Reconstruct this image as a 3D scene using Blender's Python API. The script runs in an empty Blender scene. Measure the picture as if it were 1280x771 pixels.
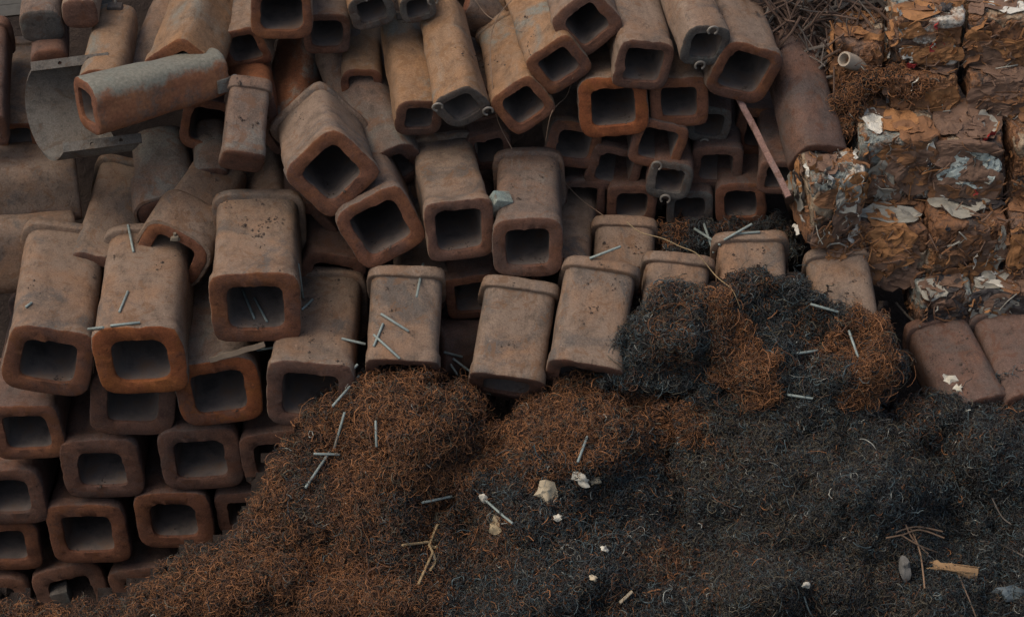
import bpy, math, random
import numpy as np
from mathutils import Vector, Matrix, noise
from mathutils.bvhtree import BVHTree

random.seed(7); RNG = np.random.default_rng(11)
S = bpy.context.scene
COL = S.collection
R = math.radians

# ------------------------------------------------------------------ camera
PITCH = R(40); D0 = 21.08; FPX = 3011.0; W0, H0 = 1280, 771
VIEW = Vector((0, math.cos(PITCH), -math.sin(PITCH)))
CX = Vector((1, 0, 0)); CU = Vector((0, math.sin(PITCH), math.cos(PITCH)))
CAM = -VIEW * D0
cd = bpy.data.cameras.new('camera'); cam = bpy.data.objects.new('camera', cd); COL.objects.link(cam)
cam.location = CAM; cam.rotation_euler = (math.pi / 2 - PITCH, 0, 0)
cd.sensor_width = 36; cd.lens = FPX / W0 * 36; cd.clip_end = 2000
S.camera = cam
M = D0 / FPX                                     # metres per photo pixel at the pile (0.007)

def ray(u, v): return VIEW + CX * ((u - 640) / FPX) - CU * ((v - 385.5) / FPX)
def at(u, v, off=0.0): return CAM + ray(u, v) * (D0 - off)
def at_y(u, v, y):
    r = ray(u, v); return CAM + r * ((y - CAM.y) / r.y)

# ------------------------------------------------------------------ helpers
def tag(o, label, cat, group=None, kind=None):
    if not 4 <= len(label.split()) <= 16: print('LABEL', len(label.split()), label)
    o['label'] = label
    if cat: o['category'] = cat
    if group: o['group'] = group
    if kind: o['kind'] = kind
    return o

WORLD_V, WORLD_F = [], []                        # geometry that small things may lie on
def remember(verts, faces, mw):
    b = len(WORLD_V)
    WORLD_V.extend([mw @ Vector(v) for v in verts]); WORLD_F.extend([tuple(b + i for i in f) for f in faces])

def mesh(name, verts, faces, mats, mi=None, parent=None, smooth=True, mw=None):
    me = bpy.data.meshes.new(name); me.from_pydata([tuple(v) for v in verts], [], faces)
    for m in (mats if isinstance(mats, (list, tuple)) else [mats]): me.materials.append(m)
    if mi is not None: me.polygons.foreach_set('material_index', mi)
    if smooth:
        me.polygons.foreach_set('use_smooth', [True] * len(me.polygons))
        me.set_sharp_from_angle(angle=R(48))
    me.update()
    o = bpy.data.objects.new(name, me); COL.objects.link(o)
    if parent: o.parent = parent
    if mw is not None: o.matrix_world = mw
    return o

def empty(name, mw):
    o = bpy.data.objects.new(name, None); COL.objects.link(o); o.empty_display_size = .1; o.matrix_world = mw
    return o

def frame(p, x, y, z):
    return Matrix(((x.x, y.x, z.x, p.x), (x.y, y.y, z.y, p.y), (x.z, y.z, z.z, p.z), (0, 0, 0, 1)))

def tube(pts, rad, n=6, caps=True):
    pts = [Vector(p) for p in pts]; V, F = [], []
    rads = rad if isinstance(rad, (list, tuple)) else [rad] * len(pts)
    ref = None
    for i, p in enumerate(pts):
        t = (pts[min(i + 1, len(pts) - 1)] - pts[max(i - 1, 0)]).normalized()
        if ref is None: ref = t.orthogonal().normalized()
        a = (ref - t * ref.dot(t)).normalized(); ref = a; b = t.cross(a)
        for k in range(n):
            an = 2 * math.pi * k / n; V.append(p + (a * math.cos(an) + b * math.sin(an)) * rads[i])
    for i in range(len(pts) - 1):
        for k in range(n):
            F.append((i * n + k, i * n + (k + 1) % n, (i + 1) * n + (k + 1) % n, (i + 1) * n + k))
    if caps:
        F.append(tuple(range(n - 1, -1, -1))); F.append(tuple((len(pts) - 1) * n + k for k in range(n)))
    return V, F

def boxvf(sx, sy, sz, c=(0, 0, 0), jit=0.0, bev=0.0):
    """box with chamfered edges when bev>0"""
    import bmesh
    bm = bmesh.new(); bmesh.ops.create_cube(bm, size=1)
    for v in bm.verts:
        v.co = Vector((v.co.x * sx + random.uniform(-jit, jit), v.co.y * sy + random.uniform(-jit, jit), v.co.z * sz + random.uniform(-jit, jit))) + Vector(c)
    if bev: bmesh.ops.bevel(bm, geom=bm.edges[:], offset=bev, segments=2, affect='EDGES', profile=.6)
    bm.verts.ensure_lookup_table(); bm.verts.index_update()
    V = [v.co.copy() for v in bm.verts]; F = [tuple(v.index for v in f.verts) for f in bm.faces]; bm.free()
    return V, F

def join(parts):
    V, F = [], []
    for v, f in parts:
        b = len(V); V += list(v); F += [tuple(b + i for i in x) for x in f]
    return V, F

# ------------------------------------------------------------------ materials
class NT:
    def __init__(s, name, rough=.85, spec=.3):
        s.m = bpy.data.materials.new(name); s.m.use_nodes = True
        s.t = s.m.node_tree; s.b = s.t.nodes['Principled BSDF']
        s.b.inputs['Roughness'].default_value = rough; s.b.inputs['Specular IOR Level'].default_value = spec
    def n(s, typ, **kw):
        x = s.t.nodes.new(typ)
        for k, v in kw.items():
            if k in x.inputs: x.inputs[k].default_value = v
            else: setattr(x, k, v)
        return x
    def l(s, a, b): s.t.links.new(a, b)
    def coords(s, rnd=True):
        tc = s.n('ShaderNodeTexCoord'); 
        if not rnd: return tc.outputs['Object']
        oi = s.n('ShaderNodeObjectInfo'); mu = s.n('ShaderNodeMath', operation='MULTIPLY'); mu.inputs[1].default_value = 37.0
        s.l(oi.outputs['Random'], mu.inputs[0])
        ad = s.n('ShaderNodeVectorMath', operation='ADD'); s.l(tc.outputs['Object'], ad.inputs[0]); s.l(mu.outputs[0], ad.inputs[1])
        return ad.outputs[0]
    def noise(s, co, scale, detail=6, rough=.6, dist=0):
        x = s.n('ShaderNodeTexNoise'); x.inputs['Scale'].default_value = scale; x.inputs['Detail'].default_value = detail
        x.inputs['Roughness'].default_value = rough; x.inputs['Distortion'].default_value = dist
        s.l(co, x.inputs['Vector']); return x.outputs['Fac']
    def ramp(s, fac, stops, interp='LINEAR'):
        x = s.n('ShaderNodeValToRGB'); e = x.color_ramp.elements; x.color_ramp.interpolation = interp
        while len(e) < len(stops): e.new(.5)
        for q, (p, c) in zip(e, stops):
            q.position = p; q.color = (c, c, c, 1) if isinstance(c, (int, float)) else (*c, 1)
        s.l(fac, x.inputs['Fac']); return x.outputs['Color']
    def mix(s, fac, a, b, blend='MIX'):
        x = s.n('ShaderNodeMix', data_type='RGBA', blend_type=blend)
        for sock, val in ((x.inputs[0], fac), (x.inputs[6], a), (x.inputs[7], b)):
            if isinstance(val, (int, float)): sock.default_value = val
            elif isinstance(val, tuple): sock.default_value = (*val, 1)
            else: s.l(val, sock)
        return x.outputs[2]
    def bump(s, h, strength=.3, dist=.02, prev=None):
        x = s.n('ShaderNodeBump'); x.inputs['Strength'].default_value = strength; x.inputs['Distance'].default_value = dist
        s.l(h, x.inputs['Height'])
        if prev is not None: s.l(prev, x.inputs['Normal'])
        return x.outputs['Normal']
    def done(s, col, normal=None):
        if isinstance(col, tuple): s.b.inputs['Base Color'].default_value = (*col, 1)
        else: s.l(col, s.b.inputs['Base Color'])
        if normal is not None: s.l(normal, s.b.inputs['Normal'])
        return s.m

def cast_iron(name, base, warm, cool, wamt=.5, camt=.35):
    t = NT(name, .88, .22); co = t.coords()
    n1 = t.noise(co, 1.9, 8, .62, .6); n2 = t.noise(co, 1.2, 9, .66, 1.2); n3 = t.noise(co, 75, 4, .75); n4 = t.noise(co, 7, 8, .7)
    mp = t.n('ShaderNodeVectorMath', operation='MULTIPLY'); t.l(co, mp.inputs[0]); mp.inputs[1].default_value = (5, .7, 5); st = t.noise(mp.outputs[0], 1.6, 7, .7, .4)
    c = t.mix(t.ramp(n1, [(.46, 0.0), (.66, wamt)]), base, warm)
    c = t.mix(t.ramp(n2, [(.52, 0.0), (.62, camt)]), c, cool)
    c = t.mix(t.ramp(n4, [(.30, .75), (.52, 0.0)]), c, tuple(x * .45 for x in base))
    c = t.mix(t.ramp(st, [(.52, 0.0), (.66, .5)]), c, tuple(x * .66 for x in base)); c = t.mix(t.ramp(st, [(.30, .4), (.42, 0.0)]), c, tuple(x * 1.25 for x in cool))
    c = t.mix(.8, c, t.ramp(n3, [(.3, .50), (.7, 1.32)]), 'MULTIPLY')
    # stray light flecks of dust and scale
    nb = t.noise(co, 3.4, 10, .75, 2.0)
    c = t.mix(t.ramp(nb, [(.55, 0.0), (.585, .65)]), c, tuple(x * .62 for x in warm)); n5 = t.noise(co, 22, 3, .5)
    c = t.mix(t.ramp(n5, [(.68, 0.0), (.74, .35)]), c, tuple(min(1, x * 1.7) for x in base))
    nr = t.bump(n3, .5, .007); nr = t.bump(n4, .4, .02, nr); nr = t.bump(t.ramp(t.noise(co, 14, 6, .6), [(.28, 0.0), (.42, 1.0)]), .35, .012, nr)
    return t.done(c, nr)

MB = {
 'dust': cast_iron('dusty_cast_iron', (.214, .152, .109), (.245, .135, .074), (.108, .092, .078), .75, .9),
 'orange': cast_iron('orange_rusted_cast_iron', (.235, .145, .085), (.29, .15, .068), (.17, .165, .135), .7, .95),
 'grey': cast_iron('grey_brown_cast_iron', (.15, .112, .088), (.22, .115, .065), (.15, .15, .13), .55, .7),
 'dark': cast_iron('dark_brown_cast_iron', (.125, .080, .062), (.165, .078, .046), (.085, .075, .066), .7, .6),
 'green': cast_iron('grey_green_scaled_iron', (.22, .085, .040), (.26, .105, .042), (.19, .20, .165), .5, .95),
}
def striped():
    t = NT('grey_green_striped_iron', .85, .25); co = t.coords(False); sx = t.n('ShaderNodeSeparateXYZ'); t.l(co, sx.inputs[0])
    n = t.noise(co, 5, 8, .65); n3 = t.noise(co, 36, 5, .7)
    md = t.n('ShaderNodeMath', operation='MULTIPLY_ADD'); t.l(n, md.inputs[0]); md.inputs[1].default_value = .30; t.l(sx.outputs[2], md.inputs[2])
    c = t.mix(t.ramp(t.noise(co, 2.5, 7, .6), [(.4, 0.0), (.65, .8)]), (.21, .085, .042), (.26, .12, .055))
    c = t.mix(t.ramp(t.noise(co, 6, 7, .7), [(.5, 0.0), (.62, .6)]), c, (.10, .085, .07))
    c = t.mix(t.ramp(md.outputs[0], [(.245, 0.0), (.30, .9)]), c, (.165, .168, .135))
    c = t.mix(.8, c, t.ramp(n3, [(.3, .55), (.7, 1.25)]), 'MULTIPLY')
    return t.done(c, t.bump(n3, .4, .008))
MB['striped'] = striped()
ME = {
 'rust': cast_iron('red_rusted_end', (.165, .070, .040), (.225, .088, .036), (.095, .055, .042), .8, .7),
 'bright': cast_iron('bright_orange_rusted_end', (.245, .078, .030), (.34, .118, .034), (.12, .062, .042), .85, .8),
 'brown': cast_iron('brown_rusted_end', (.125, .066, .046), (.175, .075, .040), (.085, .06, .048), .7, .6),
 'grey': cast_iron('grey_iron_end', (.10, .088, .075), (.13, .075, .048), (.12, .13, .115), .5, .6),
}
def mk_bore():
    t = NT('scaled_iron_bore', .8, .3); co = t.coords()
    n = t.noise(co, 5, 8, .65); c = t.ramp(n, [(.3, (.07, .058, .050)), (.5, (.135, .106, .088)), (.68, (.16, .10, .066))])
    return t.done(c, t.bump(t.noise(co, 40, 5), .4, .01))
BORE = mk_bore()

def simple(name, c, rough=.6, metal=0.0, var=.4, scale=12):
    t = NT(name, rough, .3); t.b.inputs['Metallic'].default_value = metal; co = t.coords()
    n = t.noise(co, scale, 6, .65)
    return t.done(t.mix(t.ramp(n, [(.35, var), (.6, 0.0)]), c, tuple(x * .45 for x in c)), t.bump(n, .3, .01))

ROD = simple('zinc_grey_rod', (.24, .28, .255), .55, .2, .5, 30)
HOOK = simple('pale_iron_hook', (.25, .22, .18), .6, .3)
WIRE = simple('rusty_wire', (.20, .135, .09), .8)
PLATE = cast_iron('grey_steel_plate', (.115, .102, .086), (.12, .082, .056), (.14, .135, .118), .4, .6)
PALE = simple('pale_foam', (.44, .36, .24), .9, 0, .4, 18)
WHITE = simple('white_paper', (.54, .50, .40), .9, 0, .3, 18)
STRAW = simple('dry_straw', (.34, .24, .125), .9, 0, .3, 25)
WOOD = simple('splintered_wood', (.34, .205, .10), .9, 0, .5, 15)
PINK = cast_iron('faded_pink_bar', (.27, .16, .13), (.20, .11, .07), (.17, .13, .115), .8, .8)
TEAL = cast_iron('pale_teal_paint', (.26, .29, .245), (.20, .13, .08), (.15, .22, .21), .7, .9)
RUSTBAR = simple('rusty_bar_stock', (.105, .066, .046), .85, 0, .5, 10)
GREYBAR = simple('grey_bar_stock', (.125, .105, .086), .75, .1, .5, 10)

# ------------------------------------------------------------------ setting
ZG = -3.3
def ground():
    t = NT('dark_gap_backing_dirt', .95, .15); co = t.coords(False)  # yard dirt, kept near black so gaps between the moulds look dark
    n = t.noise(co, 1.5, 10, .7); c = t.ramp(n, [(.3, (.022, .017, .015)), (.6, (.045, .033, .027)), (.8, (.075, .052, .038))])
    m = t.done(c, t.bump(t.noise(co, 9, 8, .7), .8, .06))
    xs = [-160, -80, -40, -20, -12] + list(np.arange(-8, 8.01, .25)) + [12, 20, 40, 80, 160]
    ys = [-120, -60, -30, -15, -8] + list(np.arange(-5, 8.01, .25)) + [12, 20, 40, 80, 160, 400]
    sl = math.tan(R(50)); V = []
    for y in ys:
        for x in xs:
            z = (y - 2.5) * sl; z = max(ZG, min(z, 2.2))  # the rising slope is an added backing behind the moulds, darkening their gaps
            if abs(x) < 9 and -6 < y < 9: z += (noise.fractal(Vector((x * .8, y * .8, 3)), 1, 2, 4)) * .12
            V.append((x, y, z))
    nx = len(xs); F = [(j * nx + i, j * nx + i + 1, (j + 1) * nx + i + 1, (j + 1) * nx + i) for j in range(len(ys) - 1) for i in range(nx - 1)]
    o = mesh('ground', V, F, m); o['kind'] = 'structure'
    remember(V, F, Matrix.Identity(4))
ground()

# ------------------------------------------------------------------ ingot moulds
def sec(a, n):
    c, s = abs(math.cos(a)), abs(math.sin(a)); return 1 / ((c ** n + s ** n) ** (1 / n))

def loft(rings, NV=48, seed=0, rough=.004):
    """rings: (y, half width, exponent, material). One skin through all rings."""
    V, F, mi = [], [], []
    for (y, h, e, _m) in rings:
        for k in range(NV):
            a = 2 * math.pi * k / NV; r = h * sec(a, e)
            p = Vector((math.cos(a) * r, y, math.sin(a) * r))
            d = noise.noise(Vector((p.x * 3 + seed, p.y * 3, p.z * 3))) * rough * 2 + noise.noise(Vector((p.x * 14 + seed, p.y * 14, p.z * 14))) * rough
            d *= 1.5
            if y < .03: d -= max(0, noise.noise(Vector((p.x * 9 + seed, seed, p.z * 9))) - .22) * .022 + max(0, noise.noise(Vector((p.x * 26 + seed, seed, p.z * 26))) - .3) * .018
            q = 1 + d / max(h, .05); V.append(Vector((p.x * q, y + d * .6, p.z * q)))
    for i in range(len(rings) - 1):
        for k in range(NV):
            F.append((i * NV + k, i * NV + (k + 1) % NV, (i + 1) * NV + (k + 1) % NV, (i + 1) * NV + k)); mi.append(rings[i + 1][3])
    return V, F, mi

def ys(a, b, st=.12):
    n = max(1, int(abs(b - a) / st)); return [a + (b - a) * i / n for i in range(1, n + 1)]

def ring_vf(R1, r, c, ax, n=18, k=7, arc=1.0):
    pts = []
    for i in range(n + 1):
        a = 2 * math.pi * arc * i / n - math.pi * arc
        if ax == 'x': pts.append(Vector(c) + Vector((0, math.cos(a) * R1, math.sin(a) * R1)))
        else: pts.append(Vector(c) + Vector((math.sin(a) * R1, 0, math.cos(a) * R1)))
    return tube(pts, r, k)

def build_mould(mw, kind, W, L, bm, em, extras, label, idx):
    rq0 = random.Random(idx + 500).uniform(4.6, 6.4)
    h = W / 2; root = empty('ingot_mould', mw); tag(root, label, 'ingot mould', 'cast iron ingot moulds in the pile')
    eo = rq0 if kind == 'A' else 3.4; sd = idx * 7.3; rq = random.Random(idx)
    tap = {'A': .93, 'B': .84, 'S': .90}[kind]
    hi = h * ((rq.uniform(.57, .61) if 'thick' in extras else rq.uniform(.60, .67)) if kind == 'A' else .60); ei = rq.uniform(4.6, 7.5) if kind == 'A' else 5
    rg = []                                       # from the bore's bottom out and back over the outside
    rg.append((L * .86, .002, ei, 2)); rg.append((L * .86, hi * .7, ei, 2))
    for y in ys(L * .86, .10, .2): rg.append((y, hi * (1 - .12 * y / L), ei, 2))
    rg += [(.03, hi * 1.0, ei, 2), (.006, hi * 1.012, ei, 1), (0, hi * 1.035, ei, 1), (-.002, (hi + h) / 2, (eo + ei) / 2, 1), (0, h * .958, eo, 1), (.006, h * .988, eo, 1), (.018, h, eo, 0)]
    if 'solid' in extras: rg = [(-.004, .002, eo, 1), (-.003, h * .6, eo, 1), (0, h * .88, eo, 1), (.012, h * .97, eo, 1), (.03, h, eo, 0)]
    if kind == 'A': rg += [(.085, h * 1.0, eo, 0), (.11, h * .985, eo, 0), (.135, h * .955, eo, 0)]
    b0 = .14 if kind == 'A' else .04; hs = h * (.95 if kind == 'A' else 1.0)
    for y in ys(b0, L - .04, .12): rg.append((y, hs + (h * tap - hs) * (y - b0) / L, eo, 0))
    rg += [(L - .012, h * tap * .985, eo, 0), (L, h * tap * .94, eo, 0), (L + .004, h * tap * .5, eo, 0), (L + .004, .002, eo, 0)]
    V, F, mi = loft(rg, 48, sd, .0045)
    mesh('body', V, F, [MB[bm], ME[em], BORE], mi, root); remember(V, F, mw)
    if kind == 'A' and 'nocollar' not in extras:
        hb = h * tap; w = .105; y1 = L - .004
        rr = [(y1 - w - .004, hb * .985), (y1 - w, hb * 1.105), (y1 - w + .006, hb * 1.135), (y1 - w + .016, hb * 1.145), (y1 - .03, hb * 1.13), (y1 - .008, hb * 1.10), (y1 + .006, hb * 1.02), (y1 + .01, hb * .93), (y1, hb * .90)]
        V, F, mi = loft([(y, q, eo, 0) for y, q in rr], 48, sd + 3, .004)
        mesh('collar', V, F, [MB[bm]], mi, root); remember(V, F, mw)
    if 'step' in extras:                           # a wider head band part way down
        y1 = L * .42; rr = [(y1, hs * .97), (y1 - .01, h * 1.05), (y1 - .05, h * 1.09), (.05, h * 1.10), (.01, h * 1.08), (0.004, h * 1.0)]
        V, F, mi = loft([(y, q, eo, 0) for y, q in rr], 48, sd + 5, .004); mesh('head_band', V, F, [MB[bm]], mi, root); remember(V, F, mw)
    if 'lug' in extras:
        V, F = boxvf(.13, .09, .07, (0, L - .09, h * tap * .98), .006, .012); mesh('lifting_lug', V, F, ME['grey'], None, root)
        V, F = ring_vf(.035, .010, (0, L - .035, h * tap * 1.0 + .03), 'x'); mesh('hook', V, F, HOOK, None, root)
    if 'end_ring' in extras:
        V, F = boxvf(.10, .15, .12, (h * .72, L - .055, -h * .30), .006, .012); mesh('lifting_lug', V, F, ME['grey'], None, root)
        V, F = ring_vf(.042, .009, (h * .72, L + .055, -h * .25), 'x'); mesh('hook', V, F, HOOK, None, root)
    for f, ang in (('ht', 90), ('hb', -90), ('hr', 20), ('hbr', -45), ('htl', 135), ('hbl', -120)):
        if f in extras:
            a = R(ang); rr = h * sec(a, eo) * .90
            V, F = ring_vf(.042, .010, (math.cos(a) * rr, -.026, math.sin(a) * rr), 'y', 14, 6, .8); mesh('hook', V, F, HOOK, None, root)
    return root

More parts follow.
